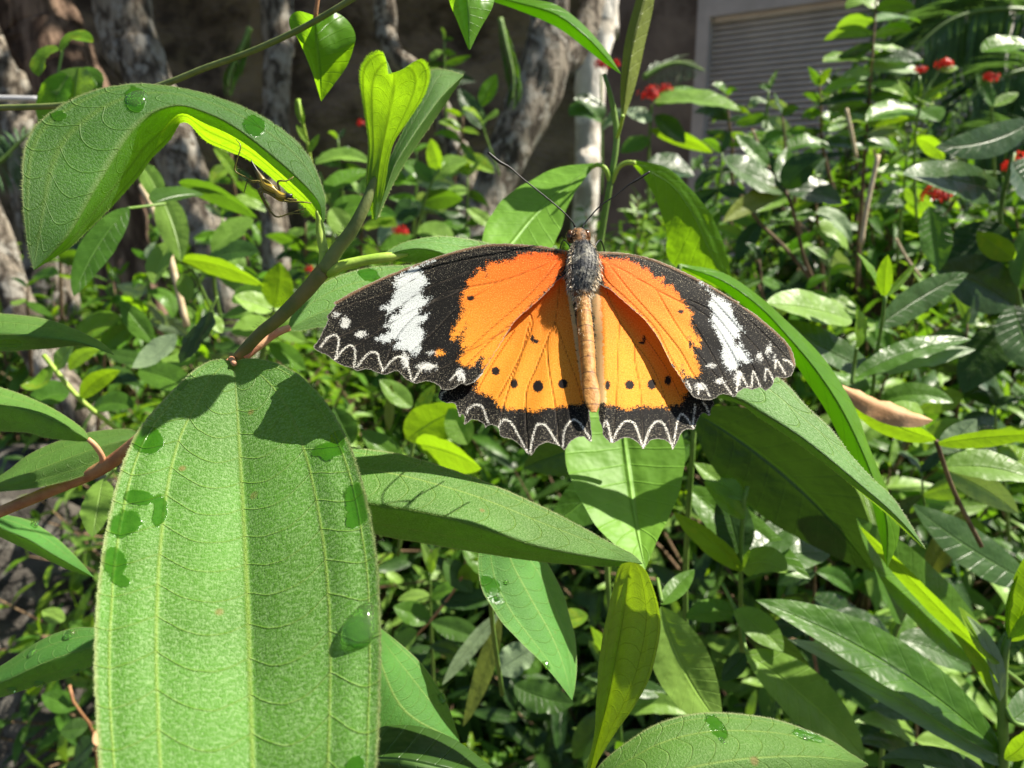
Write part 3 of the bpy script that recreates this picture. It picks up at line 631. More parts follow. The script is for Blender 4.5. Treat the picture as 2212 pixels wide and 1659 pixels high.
sprig('dry brown curled leaf above a yellow green leaf right of the wing', H, [([(2120, 1180, .3), (2060, 1060, .29), (2022, 952, .28)], 5, 'twig')],
  [(2015, 908, 1806, 828, 46, .275, .28, -10, 'dry', 'L', -.5, {'wav': .05}), (2022, 950, 1822, 852, 48, .28, .285, -10, 'yel', 'B', .3), (2022, 958, 2250, 938, 36, .28, .27, -4, 'yel', 'B'),
   (2020, 955, 1888, 905, 40, .30, .3, 4, 'yel', 'L'), (2040, 1010, 2240, 1040, 62, .3, .29, -14, 'lite', 'G'), (2040, 1015, 2200, 1110, 60, .31, .3, -10, 'pale', 'D'), (1985, 960, 1930, 870, 60, .33, .33, 0, 'lite', 'R'),
   (2030, 980, 2110, 905, 50, .32, .32, 0, 'pale', 'L')])
sprig('upright young buds and spreading leaves on a slender shoot right of the wing tip', H, [([(1885, 860, .36), (1890, 790, .35), (1905, 700, .34), (1912, 640, .335)], 4), ([(1840, 830, .34), (1845, 790, .34), (1850, 752, .335)], 4)],
  [(1850, 755, 1848, 668, 38, .335, .33, 2, 'yel', 'R'), (1911, 640, 1918, 550, 32, .335, .33, -3, 'yel', 'B'), (1904, 640, 1851, 546, 20, .335, .34, 4, 'yel', 'R'), (1914, 640, 1980, 568, 16, .335, .34, 0, 'yel', 'B'),
   (1895, 708, 2092, 590, 62, .345, .37, -8, 'dark', 'F', .1), (1843, 818, 2098, 733, 48, .34, .35, -16, 'mid', 'G', .3, {'wav': .06}), (1870, 805, 2108, 755, 46, .35, .35, -6, 'pale', 'L', .2, {'wav': .06}),
   (1890, 800, 1700, 690, 60, .36, .35, -14, 'dark', 'L'), (1840, 690, 1655, 655, 62, .36, .34, 6, 'lite', 'L', .2), (1900, 870, 2060, 870, 46, .37, .36, -18, 'mid', 'L'), (1880, 850, 1790, 800, 44, .36, .37, -10, 'mid', 'R')])
sprig('large shaded oval leaves at the right edge below the red flowers', H, [([(2230, 900, .5), (2200, 640, .48), (2160, 480, .46), (2190, 330, .45)], 5)],
  [(2008, 446, 2028, 585, 62, .42, .42, 0, 'mid', 'F'), (2168, 420, 1950, 376, 72, .46, .42, 10, 'dark', 'D', .1), (2230, 262, 2020, 318, 70, .45, .42, -18, 'dark', 'F', .1), (2160, 480, 2060, 600, 110, .46, .46, 0, 'dark', 'D'),
   (2190, 660, 2020, 580, 110, .46, .45, 10, 'dark', 'F'), (2190, 660, 2260, 800, 110, .46, .45, 10, 'dark', 'F'), (2190, 560, 2110, 500, 50, .44, .44, 0, 'yel', 'B'), (2185, 350, 2260, 470, 80, .44, .44, 0, 'dark', 'G'),
   (2200, 700, 2080, 850, 90, .48, .48, 10, 'dark', 'D'), (2200, 620, 2230, 480, 60, .45, .45, 0, 'mid', 'G')], flowers=[(2020, 430, .48, 34), (2192, 362, .46, 32)])
# tall shoot in front of the shutter
def tallshoot():
    lv = []; g = np.random.default_rng(3)
    for k, y in enumerate(range(20, 330, 27)):
        x = 1893-(y/330)*22
        for sg in (-1, 1):
            L_ = g.uniform(60, 115); lv.append((x, y, x+sg*L_, y+g.uniform(-10, 30), g.uniform(20, 32), .8, .8+g.uniform(-.06, .06), g.uniform(-14, 2)*sg, ['mid', 'lite', 'pale', 'yel', 'dark'][g.integers(0, 5)], ['L', 'G', 'B', 'L'][g.integers(0, 4)]))
    sprig('tall leafy shoot rising in front of the grey roller shutter', H, [([(1850, 620, .86), (1866, 360, .82), (1880, 180, .80), (1895, -30, .80)], [5, 4, 3, 2], 'twig')], lv, flowers=())
tallshoot()
sprig('shoot with a white edged leaf and two pale yellow buds under the red flower pair', H, [([(1980, 480, .7), (1975, 330, .68), (1990, 220, .66), (2030, 150, .66)], 3), ([(1990, 230, .66), (1985, 165, .66)], 3)],
  [(1972, 205, 2018, 225, 14, .66, .66, 0, 'yel', 'L'), (1975, 222, 1940, 172, 14, .66, .66, 0, 'yel', 'L'), (1978, 222, 1985, 170, 20, .66, .66, 0, 'yel', 'L'), (1980, 222, 2060, 170, 14, .66, .66, 0, 'yel', 'B'),
   (2030, 155, 2070, 145, 16, .66, .66, 0, 'lite', 'L'), (1985, 240, 1870, 262, 40, .68, .66, 10, 'glow', 'L'), (1985, 235, 2030, 262, 40, .68, .66, 0, 'mid', 'L'), (1980, 300, 2040, 345, 34, .68, .66, -8, 'yel', 'B')],
  flowers=[(2038, 144, .66, 20), (1988, 154, .68, 15)])
sprig('red flower head on a stalk before the grey palm trunk', H, [([(2150, 420, .75), (2145, 300, .72), (2139, 182, .7)], 3)],
  [(2145, 230, 2110, 160, 24, .7, .7, 0, 'mid', 'L'), (2145, 230, 2200, 200, 24, .7, .7, 0, 'lite', 'L'), (2120, 112, 2230, 100, 34, .6, .6, -8, 'glow', 'L')], flowers=[(2138, 172, .7, 18)])
sprig('red flower cluster with glossy leaves right of the whitish trunk', H, [([(1400, 460, .9), (1402, 320, .86), (1408, 225, .84)], 3)],
  [(1412, 222, 1600, 240, 34, .84, .82, -14, 'lite', 'G'), (1415, 250, 1480, 310, 40, .84, .84, 0, 'dark', 'L'), (1410, 260, 1350, 240, 30, .84, .84, 0, 'pale', 'L'), (1405, 300, 1340, 330, 34, .86, .86, 0, 'mid', 'L'),
   (1405, 280, 1540, 330, 30, .85, .85, -6, 'yel', 'B'), (1400, 350, 1500, 380, 44, .86, .86, 0, 'dark', 'G'), (1420, 230, 1500, 190, 26, .84, .86, -8, 'mid', 'G')], flowers=[(1402, 208, .84, 24), (1438, 200, .86, 18)])
sprig('red flowers half hidden behind the tip of the arching leaf', H, [([(1300, 420, 1.0), (1300, 300, .98), (1298, 160, .96)], 2.5)],
  [(1300, 260, 1230, 250, 34, .97, .95, 10, 'mid', 'L'), (1300, 260, 1240, 215, 30, .97, .95, 10, 'dark', 'L'), (1300, 280, 1350, 240, 30, .97, .95, 0, 'pale', 'G')], flowers=[(1300, 145, .96, 22), (1330, 140, .97, 12)])
sprig('dark branching twig with drooping dark leaves in the right background', H, [([(1790, 760, .75), (1770, 640, .72), (1738, 560, .7), (1712, 450, .68), (1695, 410, .68)], [5, 5, 4, 4, 4], 'twig'), ([(1765, 620, .72), (1700, 540, .72), (1640, 480, .74), (1600, 420, .75)], 4, 'twig'), ([(1695, 412, .68), (1660, 360, .7), (1625, 280, .74)], 2.5, 'twig')],
  [(1692, 410, 1560, 340, 50, .68, .66, -8, 'dark', 'L'), (1698, 408, 1780, 340, 60, .68, .66, -10, 'dark', 'L'), (1692, 412, 1560, 480, 44, .68, .64, 10, 'olive', 'R'), (1695, 405, 1700, 320, 46, .68, .7, 0, 'mid', 'G'), (1660, 360, 1590, 290, 34, .7, .7, 0, 'mid', 'L'),
   (1700, 415, 1820, 440, 50, .68, .68, -10, 'dark', 'L'), (1640, 480, 1590, 560, 40, .74, .74, 0, 'dark', 'L')])
sprig('dry pale stalk standing among the leaves right of the butterfly', 'dry stalk', [([(1860, 530, .6), (1872, 450, .6), (1897, 335, .6)], 5, 'straw')], [], name='dry_stalk')
sprig('short pale stalk tilted left above the longer dry stalk', 'dry stalk', [([(1850, 340, .75), (1840, 290, .75), (1828, 235, .75)], 4, 'straw')], [], name='dry_stalk')
sprig('thin pale stalk leaning between the buds and the oval leaf', 'dry stalk', [([(1990, 600, .6), (1960, 560, .6), (1935, 515, .6)], 3, 'straw')], [], name='dry_stalk')
# below the middle
t = sprig('long lance shaped leaf with water beads under the folded leaf', H, [([(1085, 1500, .3), (1060, 1300, .25), (1080, 1120, .21)], 5)], [])
pleaf(t, [(1085, 1110, .205), (1042, 1160, .204), (1032, 1215, .202), (1040, 1275, .20), (1075, 1335, .197), (1125, 1390, .194), (1190, 1455, .19), (1236, 1513, .186)],
      [(1088, 1110, .205), (1100, 1200, .206), (1145, 1290, .204), (1190, 1370, .20), (1218, 1440, .195), (1236, 1513, .186)],
      [(1092, 1110, .205), (1150, 1180, .216), (1205, 1260, .216), (1232, 1350, .212), (1244, 1420, .205), (1243, 1475, .196), (1236, 1513, .186)], M['smooth'], nv=44, quilt=.02, wav=.008,
      wet=[(1060, 1265, 30, 16, .7), (1072, 1295, 22, 12, .3), (1178, 1438, 12, 10, 0)])
t = sprig('pale green leaf with dark ribs right of the big leaf near the bottom', H, [([(780, 1760, .22), (790, 1600, .205)], 5)], [])
pleaf(t, [(800, 1340, .19), (700, 1450, .185), (700, 1600, .185), (900, 1700, .19), (993, 1602, .195)], [(800, 1340, .19), (830, 1450, .19), (880, 1540, .192), (993, 1602, .195)],
      [(800, 1340, .19), (850, 1382, .2), (912, 1440, .203), (955, 1505, .203), (978, 1555, .2), (993, 1602, .195)], M['smooth'], nv=30, quilt=.02, wet=[(958, 1506, 16, 9, .3)])
t = sprig('dark shaded leaf with dull water spots at the bottom centre', H, [([(700, 1900, .17), (760, 1700, .165)], 5)], [])
pleaf(t, [(720, 1640, .165), (780, 1590, .17), (840, 1567, .172), (920, 1572, .172), (1000, 1608, .17), (1100, 1690, .166)], [(720, 1645, .165), (850, 1640, .16), (980, 1665, .16), (1100, 1690, .166)],
      [(720, 1650, .165), (850, 1760, .16), (980, 1760, .16), (1100, 1690, .166)], M['dark'], nv=30)
sprig('pair of pale folded straw green leaves in the dark below the folded leaf', H, [([(1080, 1240, .36), (1078, 1330, .35)], 3)],
  [(1082, 1322, 955, 1480, 34, .35, .34, 4, 'pale', 'R', .1), (1080, 1325, 1000, 1570, 40, .35, .34, -6, 'olive', 'L', .1)])
sprig('cluster of ragged grey green leaves in the dark beneath the beaded leaf', H, [([(1180, 1300, .42), (1150, 1400, .41), (1120, 1450, .4)], 3, 'twig')],
  [(1110, 1480, 1240, 1520, 66, .4, .39, 8, 'dark', 'L', .2, {'wav': .09}), (1075, 1450, 1160, 1395, 66, .4, .4, 0, 'pale', 'D', .2, {'wav': .08}), (1100, 1460, 1060, 1380, 50, .42, .42, 0, 'mid', 'L'), (1000, 1180, 1100, 1250, 60, .42, .42, 0, 'mid', 'L'),
   (960, 1210, 1020, 1280, 50, .42, .42, 0, 'dark', 'L'), (1360, 1240, 1400, 1310, 60, .4, .4, 0, 'dark', 'F'), (1270, 1330, 1190, 1345, 40, .38, .38, 0, 'yel', 'L')])
sprig('brown slanting twig with small leaves behind the folded leaf', H, [([(870, 1400, .42), (930, 1340, .42), (990, 1260, .42), (1010, 1200, .42)], 3, 'stemred')],
  [(990, 1255, 1060, 1200, 46, .42, .42, 0, 'yel', 'B'), (930, 1340, 850, 1310, 50, .42, .42, 0, 'mid', 'L'), (900, 1360, 840, 1420, 40, .42, .42, 0, 'lite', 'L'), (950, 1300, 1080, 1290, 44, .42, .42, 0, 'dark', 'L')])
sprig('blurred yellow green leaves between the left wing and the folded leaf', H, [([(860, 1200, .4), (880, 1050, .38), (900, 900, .37)], 4)],
  [(900, 960, 1040, 1012, 60, .36, .34, -10, 'yel', 'B'), (880, 950, 1010, 880, 90, .37, .36, -10, 'yel', 'B', .3), (1010, 960, 970, 880, 60, .36, .36, 0, 'lite', 'L'), (870, 1000, 780, 930, 50, .38, .38, 0, 'mid', 'L'), (890, 880, 820, 820, 44, .38, .38, 0, 'lite', 'L'),
   (896, 900, 940, 830, 30, .38, .38, 0, 'yel', 'B'), (840, 930, 845, 830, 22, .38, .38, 0, 'olive', 'L'), (760, 960, 720, 880, 60, .4, .4, 0, 'mid', 'L')])
# left background
sprig('mottled light leaves on a thin shoot left of the spider', H, [([(470, 700, .5), (420, 590, .48), (395, 560, .47), (360, 440, .46), (330, 360, .46)], 3)],
  [(300, 352, 350, 450, 44, .46, .45, -8, 'lite', 'L'), (345, 420, 392, 566, 62, .45, .44, -8, 'lite', 'L', .2), (372, 520, 333, 614, 44, .45, .44, 6, 'lite', 'L'), (388, 560, 572, 618, 38, .46, .45, -12, 'yel', 'B'),
   (548, 474, 458, 545, 44, .48, .47, 6, 'lite', 'L'), (386, 395, 556, 470, 38, .47, .46, -12, 'mid', 'B'), (462, 320, 512, 396, 24, .47, .46, -8, 'yel', 'L'), (395, 590, 410, 650, 36, .48, .48, 0, 'lite', 'L'), (450, 560, 560, 545, 44, .5, .5, -8, 'dark', 'L'),
   (500, 650, 590, 620, 40, .5, .5, 0, 'mid', 'L')])
sprig('pale yellow bud leaf on a thin shoot below the fork of the stem', H, [([(560, 800, .5), (580, 720, .48), (592, 662, .46)], 3)],
  [(592, 665, 604, 566, 66, .46, .45, 4, 'yel', 'F'), (590, 670, 505, 640, 44, .47, .46, 0, 'lite', 'L'), (588, 700, 500, 720, 50, .48, .47, 0, 'lite', 'L'), (588, 700, 660, 740, 40, .48, .47, 0, 'lite', 'L'), (585, 740, 660, 800, 44, .48, .47, 0, 'mid', 'L')])
sprig('long dark hanging leaf below the curled leaf', H, [([(360, 440, .34), (310, 446, .33), (275, 450, .32)], 3)], [(278, 448, 160, 640, 62, .32, .30, 12, 'mid', 'F', .1), (330, 440, 440, 420, 36, .34, .36, -6, 'dark', 'L')])
sprig('brown dry stalk leaning behind the mottled light leaves', 'dry stalk', [([(404, 705, .55), (356, 515, .55), (305, 400, .55)], 7, 'straw')], [], name='dry_stalk')
sprig('thin pale shoot with little drooping leaves above the lower left leaves', H, [([(262, 935, .42), (175, 864, .41), (120, 800, .41), (94, 767, .41)], 5, 'petgreen')],
  [(105, 790, 44, 832, 24, .41, .4, -22, 'yel', 'L'), (150, 800, 215, 755, 30, .41, .4, -12, 'lite', 'B'), (175, 862, 260, 800, 40, .41, .4, -12, 'yel', 'B'), (120, 800, 160, 740, 30, .41, .41, 0, 'lite', 'L'), (150, 850, 70, 880, 50, .42, .41, 10, 'mid', 'L'), (200, 880, 290, 880, 44, .42, .41, -10, 'mid', 'L'),
   (160, 745, 265, 690, 44, .45, .45, -12, 'yel', 'L'), (220, 760, 300, 700, 40, .45, .45, -10, 'mid', 'B')])
sprig('dark shaded leaf hanging left of the pink petiole', H, [([(470, 640, .34), (450, 680, .34)], 3)], [(450, 675, 390, 785, 62, .34, .33, -6, 'dark', 'D', .1), (450, 680, 480, 720, 30, .34, .34, 0, 'lite', 'R'), (380, 722, 285, 795, 44, .38, .37, -8, 'pale', 'L'), (300, 800, 420, 850, 60, .42, .4, -8, 'mid', 'L'), (330, 740, 260, 650, 46, .45, .45, 0, 'mid', 'L')])
sprig('bright leaves behind the twig at the upper left by the reddish trunk', H, [([(120, 420, .4), (135, 300, .38), (125, 180, .37), (135, 110, .37)], 3)],
  [(170, 145, 160, 240, 80, .36, .36, 0, 'lite', 'L', .3), (150, 160, 95, 290, 50, .36, .36, 8, 'glow', 'B'), (132, 112, 202, 92, 18, .37, .37, -22, 'yel', 'L'), (128, 108, 84, 165, 24, .37, .37, 16, 'yel', 'L'), (172, 150, 215, 200, 40, .37, .37, -10, 'mid', 'L')])
sprig('thin shoot with small pale buds right of the curled leaf', H, [([(680, 420, .4), (668, 330, .39), (650, 250, .38), (645, 215, .38)], 4, 'petgreen')],
  [(655, 270, 640, 212, 18, .38, .38, 0, 'yel', 'L'), (665, 310, 640, 268, 14, .38, .38, 0, 'yel', 'L'), (668, 330, 690, 290, 14, .38, .38, 0, 'yel', 'L')])
sprig('humped light leaves right of the curled leaf base', H, [([(720, 560, .6), (715, 450, .58), (690, 372, .56)], 3)],
  [(680, 355, 800, 352, 26, .56, .56, -18, 'lite', 'L'), (700, 420, 800, 370, 34, .56, .58, -8, 'mid', 'L'), (715, 450, 760, 520, 50, .56, .56, 0, 'lite', 'L'), (710, 440, 660, 400, 40, .58, .58, 0, 'lite', 'L'), (715, 470, 800, 440, 40, .58, .58, -8, 'mid', 'L')])
sprig('two small leaves with a dark leaf against the thick leaning trunk', H, [([(1080, 380, .9), (1045, 280, .88), (1040, 245, .86)], 2)],
  [(1040, 262, 1000, 236, 18, .86, .84, 4, 'yel', 'L'), (1044, 262, 1076, 248, 20, .86, .84, 0, 'lite', 'L'), (1045, 280, 990, 190, 40, .88, .88, 0, 'dark', 'L'), (1040, 230, 1072, 160, 34, .88, .88, 0, 'glow', 'B')])
sprig('small leafy sprays beside the bright young shoot', H, [([(880, 620, .8), (900, 500, .78), (930, 400, .76), (960, 350, .76)], 3)],
  [(930, 395, 860, 350, 34, .76, .76, 8, 'mid', 'L'), (935, 390, 1010, 350, 40, .76, .76, -10, 'lite', 'L'), (910, 440, 1000, 430, 44, .77, .77, -8, 'mid', 'B'), (905, 450, 850, 470, 50, .77, .77, 0, 'dark', 'L'), (900, 500, 980, 530, 50, .78, .78, -8, 'lite', 'L'), (950, 370, 930, 300, 34, .76, .76, 0, 'yel', 'B'),
   (900, 520, 820, 540, 44, .78, .78, 0, 'mid', 'L')], flowers=[(864, 503, .74, 18), (780, 270, .95, 11), (668, 585, .7, 12)])
# left front leaves that belong to neighbouring stems
t = sprig('narrow folded leaf pointing down right at the left edge with one water bead', H, [([(-160, 1080, .2), (-60, 1100, .197)], 5)], [])
pleaf(t, [(-70, 1075, .197), (0, 1108, .197), (60, 1123, .197), (120, 1160, .195), (170, 1208, .191), (204, 1248, .186)], [(-70, 1100, .197), (0, 1140, .19), (60, 1165, .188), (110, 1195, .187), (204, 1248, .186)],
      [(-70, 1125, .197), (0, 1160, .197), (50, 1184, .196), (100, 1208, .194), (150, 1232, .19), (204, 1248, .186)], M['smooth'], nv=30, wet=[(74, 1134, 8, 10, 0)])
t = sprig('ribbed strap like leaf with water beads along its edges at the lower left', H, [([(-200, 1580, .19), (-90, 1500, .188)], 5)], [])
pleaf(t, [(330, 1365, .18), (205, 1356, .183), (150, 1360, .184), (100, 1378, .184), (55, 1405, .184), (0, 1440, .184), (-90, 1490, .186)], [(330, 1385, .18), (205, 1397, .178), (100, 1430, .177), (0, 1475, .178), (-90, 1500, .186)],
      [(330, 1405, .18), (205, 1436, .18), (150, 1462, .18), (100, 1474, .18), (50, 1490, .18), (0, 1506, .181), (-90, 1520, .186)], M['smooth'], nv=34, quilt=.02)
sprig('small dark weedy shoots with yellow leaves at the foot of the boulder', H, [([(210, 1800, .55), (205, 1600, .5), (160, 1520, .48), (150, 1480, .48)], 3, 'stemred')],
  [(205, 1600, 160, 1640, 44, .5, .5, 0, 'dark', 'L'), (205, 1580, 240, 1600, 40, .49, .49, 0, 'dry', 'L'), (165, 1530, 90, 1500, 44, .48, .48, 0, 'mid', 'L'), (190, 1570, 130, 1580, 40, .48, .48, 0, 'dark', 'L'), (60, 1500, 90, 1478, 22, .46, .46, 0, 'yel', 'B'),
   (200, 1330, 190, 1375, 30, .5, .5, 0, 'yel', 'L'), (140, 1340, 90, 1320, 34, .5, .5, 0, 'lite', 'L'), (150, 1345, 210, 1370, 30, .5, .5, 0, 'mid', 'L'), (200, 1650, 120, 1720, 60, .5, .5, 0, 'dark', 'L')])
sprig('tattered pale leaf hanging behind the lower left stem', H, [([(250, 1010, .26), (225, 1040, .26)], 3)], [(222, 1035, 200, 1160, 62, .26, .25, 0, 'lite', 'F', .1, {'wav': .06})])
def autoshoot(x, y, d, n, size, mats, seed, label, lean=0):
    g = np.random.default_rng(seed); L_ = size*1.6*n/4; st = [(x+lean*1.6+g.uniform(-20, 20), y+L_*1.5, d+.06), (x+lean+g.uniform(-10, 10), y+L_*.8, d+.03), (x+lean*.4, y+L_*.4, d+.01), (x, y, d)]
    lv = []
    for k in range(n):
        f = k/n; px_, py_ = x+lean*f*.9+g.uniform(-3, 3), y+L_*f; sz = size*(.55+.6*min(1, f*2.2))
        for sg in (-1, 1):
            a = g.uniform(-.35, .75)-(.9 if k == 0 else 0); ln = sz*g.uniform(.75, 1.2); dz = g.uniform(-.5, .5)*ln*K*d
            lv.append((px_, py_, px_+sg*ln*math.cos(a)*g.uniform(.6, 1), py_+ln*math.sin(a), ln*g.uniform(.2, .36), d+f*.02, d+f*.02+dz, g.uniform(-.18, .05)*ln*sg, mats[g.integers(0, len(mats))], 'LLGBRFD'[g.integers(0, 7)], g.uniform(.1, .5), {'wav': g.uniform(.01, .06), 'curl': .06, 'asp': (g.uniform(.6, .9), g.uniform(.8, 1.2))}))
    sprig(label, H, [(st, [4, 3.5, 3, 2], 'twig' if seed % 2 else 'greenstem')], lv)
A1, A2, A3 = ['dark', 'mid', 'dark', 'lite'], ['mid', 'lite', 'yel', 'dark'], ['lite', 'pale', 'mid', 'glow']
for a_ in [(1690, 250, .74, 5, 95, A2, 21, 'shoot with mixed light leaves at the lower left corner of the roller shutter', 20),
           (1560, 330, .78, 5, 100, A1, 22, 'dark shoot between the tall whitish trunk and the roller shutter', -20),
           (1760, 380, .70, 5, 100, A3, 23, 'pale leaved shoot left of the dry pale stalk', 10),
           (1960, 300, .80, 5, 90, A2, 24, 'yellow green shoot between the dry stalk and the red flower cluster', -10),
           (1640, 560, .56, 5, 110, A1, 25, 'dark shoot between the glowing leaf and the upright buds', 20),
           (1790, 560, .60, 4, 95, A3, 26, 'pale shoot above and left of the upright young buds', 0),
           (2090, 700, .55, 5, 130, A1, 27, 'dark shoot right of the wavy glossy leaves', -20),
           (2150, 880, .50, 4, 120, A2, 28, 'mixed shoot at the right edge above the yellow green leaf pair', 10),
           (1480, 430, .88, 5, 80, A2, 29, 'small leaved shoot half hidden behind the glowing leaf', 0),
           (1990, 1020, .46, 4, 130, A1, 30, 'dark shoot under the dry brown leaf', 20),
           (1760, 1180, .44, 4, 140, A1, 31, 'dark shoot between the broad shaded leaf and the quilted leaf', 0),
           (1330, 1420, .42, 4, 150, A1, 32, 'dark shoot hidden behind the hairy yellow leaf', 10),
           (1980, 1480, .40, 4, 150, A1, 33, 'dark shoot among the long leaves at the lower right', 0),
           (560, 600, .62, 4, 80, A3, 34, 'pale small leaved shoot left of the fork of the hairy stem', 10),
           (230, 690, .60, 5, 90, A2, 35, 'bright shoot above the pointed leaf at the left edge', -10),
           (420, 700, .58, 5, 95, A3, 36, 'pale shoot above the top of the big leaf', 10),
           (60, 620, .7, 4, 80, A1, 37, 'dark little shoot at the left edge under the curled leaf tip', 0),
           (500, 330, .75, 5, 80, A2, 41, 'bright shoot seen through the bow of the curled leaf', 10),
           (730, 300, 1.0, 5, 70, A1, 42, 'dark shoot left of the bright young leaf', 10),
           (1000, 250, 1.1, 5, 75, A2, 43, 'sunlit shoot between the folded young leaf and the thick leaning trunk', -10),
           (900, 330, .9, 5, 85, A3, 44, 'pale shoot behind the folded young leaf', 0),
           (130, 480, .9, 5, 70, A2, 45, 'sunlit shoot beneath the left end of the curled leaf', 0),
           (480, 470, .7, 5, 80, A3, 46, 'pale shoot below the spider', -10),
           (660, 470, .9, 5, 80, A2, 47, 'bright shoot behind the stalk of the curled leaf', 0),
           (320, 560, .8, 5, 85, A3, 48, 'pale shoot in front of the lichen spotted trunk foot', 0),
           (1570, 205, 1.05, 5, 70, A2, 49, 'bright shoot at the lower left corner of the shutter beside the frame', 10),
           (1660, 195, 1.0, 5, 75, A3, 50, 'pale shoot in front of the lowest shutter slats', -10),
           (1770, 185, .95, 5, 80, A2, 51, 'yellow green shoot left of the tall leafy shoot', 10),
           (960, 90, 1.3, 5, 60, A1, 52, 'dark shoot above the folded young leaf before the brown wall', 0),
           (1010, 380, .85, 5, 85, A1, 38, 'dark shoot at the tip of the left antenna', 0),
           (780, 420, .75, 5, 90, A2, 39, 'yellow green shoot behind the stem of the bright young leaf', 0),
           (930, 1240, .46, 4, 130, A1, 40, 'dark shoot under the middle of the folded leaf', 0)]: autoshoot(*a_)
# ------------------------------------------------------------------ palm and ferns
def frond(label, pts, d, half, mat='palm', n=60, cat='palm frond', name='palm_frond', droop=.5):
    t = empty(name, P(*pts[0], d), label, cat); C = catmull([P(x, y, d) for x, y in pts], n); T = np.gradient(C, axis=0)
    mb = MB(); tube(mb, C[::6], [.004*d*(1-.8*i/len(C[::6])) for i in range(len(C[::6]))], nseg=5, ns=24); mb.build('rachis', M['greenstem'], t)
    mb = MB(); LTn = leaf_template(4, .6, .5, .10)
    for i in range(2, n):
        f = math.sin(math.pi*min(1, (i/n)*.9+.12))**.6; hl = half*K*d*f
        for sg in (-1, 1):
            s_ = nrm(np.cross(nrm(T[i]), (0, -1, .3)))*sg
            put_leaf(mb, LTn, C[i], s_*1.0+nrm(T[i])*.7+np.array((0, rng.uniform(-.25, .25), -droop*rng.uniform(.6, 1.2))), (0, 0, 1), hl, rng.uniform())
    mb.build('leaflets', M[mat], t, smooth=False)
frond('dark arching palm frond at the top right corner', [(2330, 60), (2200, 20), (2060, 40), (1960, 130), (1910, 250)], 1.5, 150, n=80)
frond('shaded palm frond drooping behind the red flowers at the right', [(2360, 200), (2240, 150), (2120, 190), (2040, 290), (2010, 380)], 1.3, 130, n=80)
frond('palm frond reaching above the top right corner', [(2330, -60), (2200, -120), (2060, -90), (1950, 0), (1900, 90)], 1.7, 160, n=80)
frond('low palm frond behind the oval leaf at the right edge', [(2330, 380), (2230, 300), (2130, 300), (2050, 370), (2020, 450)], 1.2, 110, n=70)
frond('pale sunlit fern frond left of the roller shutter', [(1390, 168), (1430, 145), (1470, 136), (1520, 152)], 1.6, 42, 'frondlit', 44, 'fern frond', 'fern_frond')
frond('green fern frond hanging beside the leaf at the top centre', [(1080, 40), (1095, 100), (1110, 170), (1105, 230)], 1.5, 50, 'mid', 40, 'fern frond', 'fern_frond')
frond('dark fern frond at the left edge below the twig', [(-60, 380), (0, 350), (50, 300), (90, 280)], .9, 60, 'palm', 40, 'fern frond', 'fern_frond')
frond('feathery fern frond hanging over the base of the slim trunk', [(540, 60), (520, 110), (500, 150), (490, 200)], 1.3, 44, 'mid', 34, 'fern frond', 'fern_frond')
t = empty('palm_tree', (P(2140, 300, 2.2)[0], P(2140, 300, 2.2)[1], 0), 'slender pale grey palm trunk behind the palm fronds at the right', 'palm tree')
mb = MB(); tube(mb, [np.array((P(2140, 300, 2.2)[0]-.02, P(2140, 300, 2.2)[1], -.05)), P(2138, 500, 2.2), P(2142, 200, 2.2), P(2165, -80, 2.2)], [.055, .05, .045, .04], nseg=14, ns=40, jit=.02); mb.build('trunk', M['barkw'], t)
t = empty('wire', P(0, 212, .5), 'short bright white wire entering at the left edge above the twig', 'wire')
mb = MB(); pxtube(mb, [(-120, 211, .5), (0, 212, .5), (90, 214, .5)], 6, nseg=10); mb.build('rod', M['metal'], t)
# ------------------------------------------------------------------ the hairy plant in front
plant = empty('hairy_leaved_plant', P(-60, 1130, .18), 'hairy leaved foreground plant with a reddish stem, its largest leaf hanging at the lower left', 'plant')
mb = MB()
pxtube(mb, [(-120, 1160, .185), (0, 1106, .18), (120, 1056, .176), (225, 1008, .172), (300, 950, .169), (400, 870, .163), (505, 783, .156)], [12, 12, 13, 15, 14, 14, 15], nseg=14, jit=.03); mb.build('stem', M['stemred'], plant)
mb = MB(); pxtube(mb, [(503, 785, .156), (560, 722, .153), (600, 690, .1515), (660, 630, .150), (700, 583, .149)], [12, 13, 14, 16, 17], nseg=16, jit=.03)
mb.build('stem', M['stem'], plant); mb = MB()
pxtube(mb, [(700, 585, .149), (728, 540, .148), (760, 498, .147), (790, 440, .1465), (808, 390, .147), (824, 330, .1475), (842, 262, .147)], [17, 15, 14, 12, 9, 6, 3], nseg=16, jit=.02)
# soft hairs on the stem
for _ in range(260):
    a = rng.uniform(0, 1); px_, py_, dd = 505+(760-505)*a, 785+(498-785)*a, .156-.009*a; th = rng.uniform(0, 6.28); o = np.array((math.cos(th), -.3, math.sin(th))); p0 = P(px_, py_, dd)+o*16*K*dd
    s_ = nrm(np.cross(o, (0, 1, 0)))*1.5e-5*3; mb.add([p0-s_, p0+s_, p0+o*.0009*rng.uniform(.4, 1.1)+s_*rng.uniform(-4, 4)], [(0, 1, 2)])
mb.build('stem', M['stemgreen'], plant)
def petiole(pts, r, mat):
    mb = MB(); pxtube(mb, pts, r, nseg=12, jit=.02); mb.build('petiole', M[mat], plant)
petiole([(700, 580, .149), (700, 545, .149), (693, 510, .149), (690, 480, .149), (684, 455, .148)], [13, 11, 10, 8, 3], 'petgreen')
petiole([(705, 588, .149), (740, 574, .149), (790, 562, .150), (835, 556, .151), (880, 549, .1525)], [14, 12, 11, 11, 4], 'petgreen')
petiole([(528, 772, .155), (565, 742, .156), (595, 720, .158), (625, 708, .16)], [9, 9, 9, 7], 'petred')
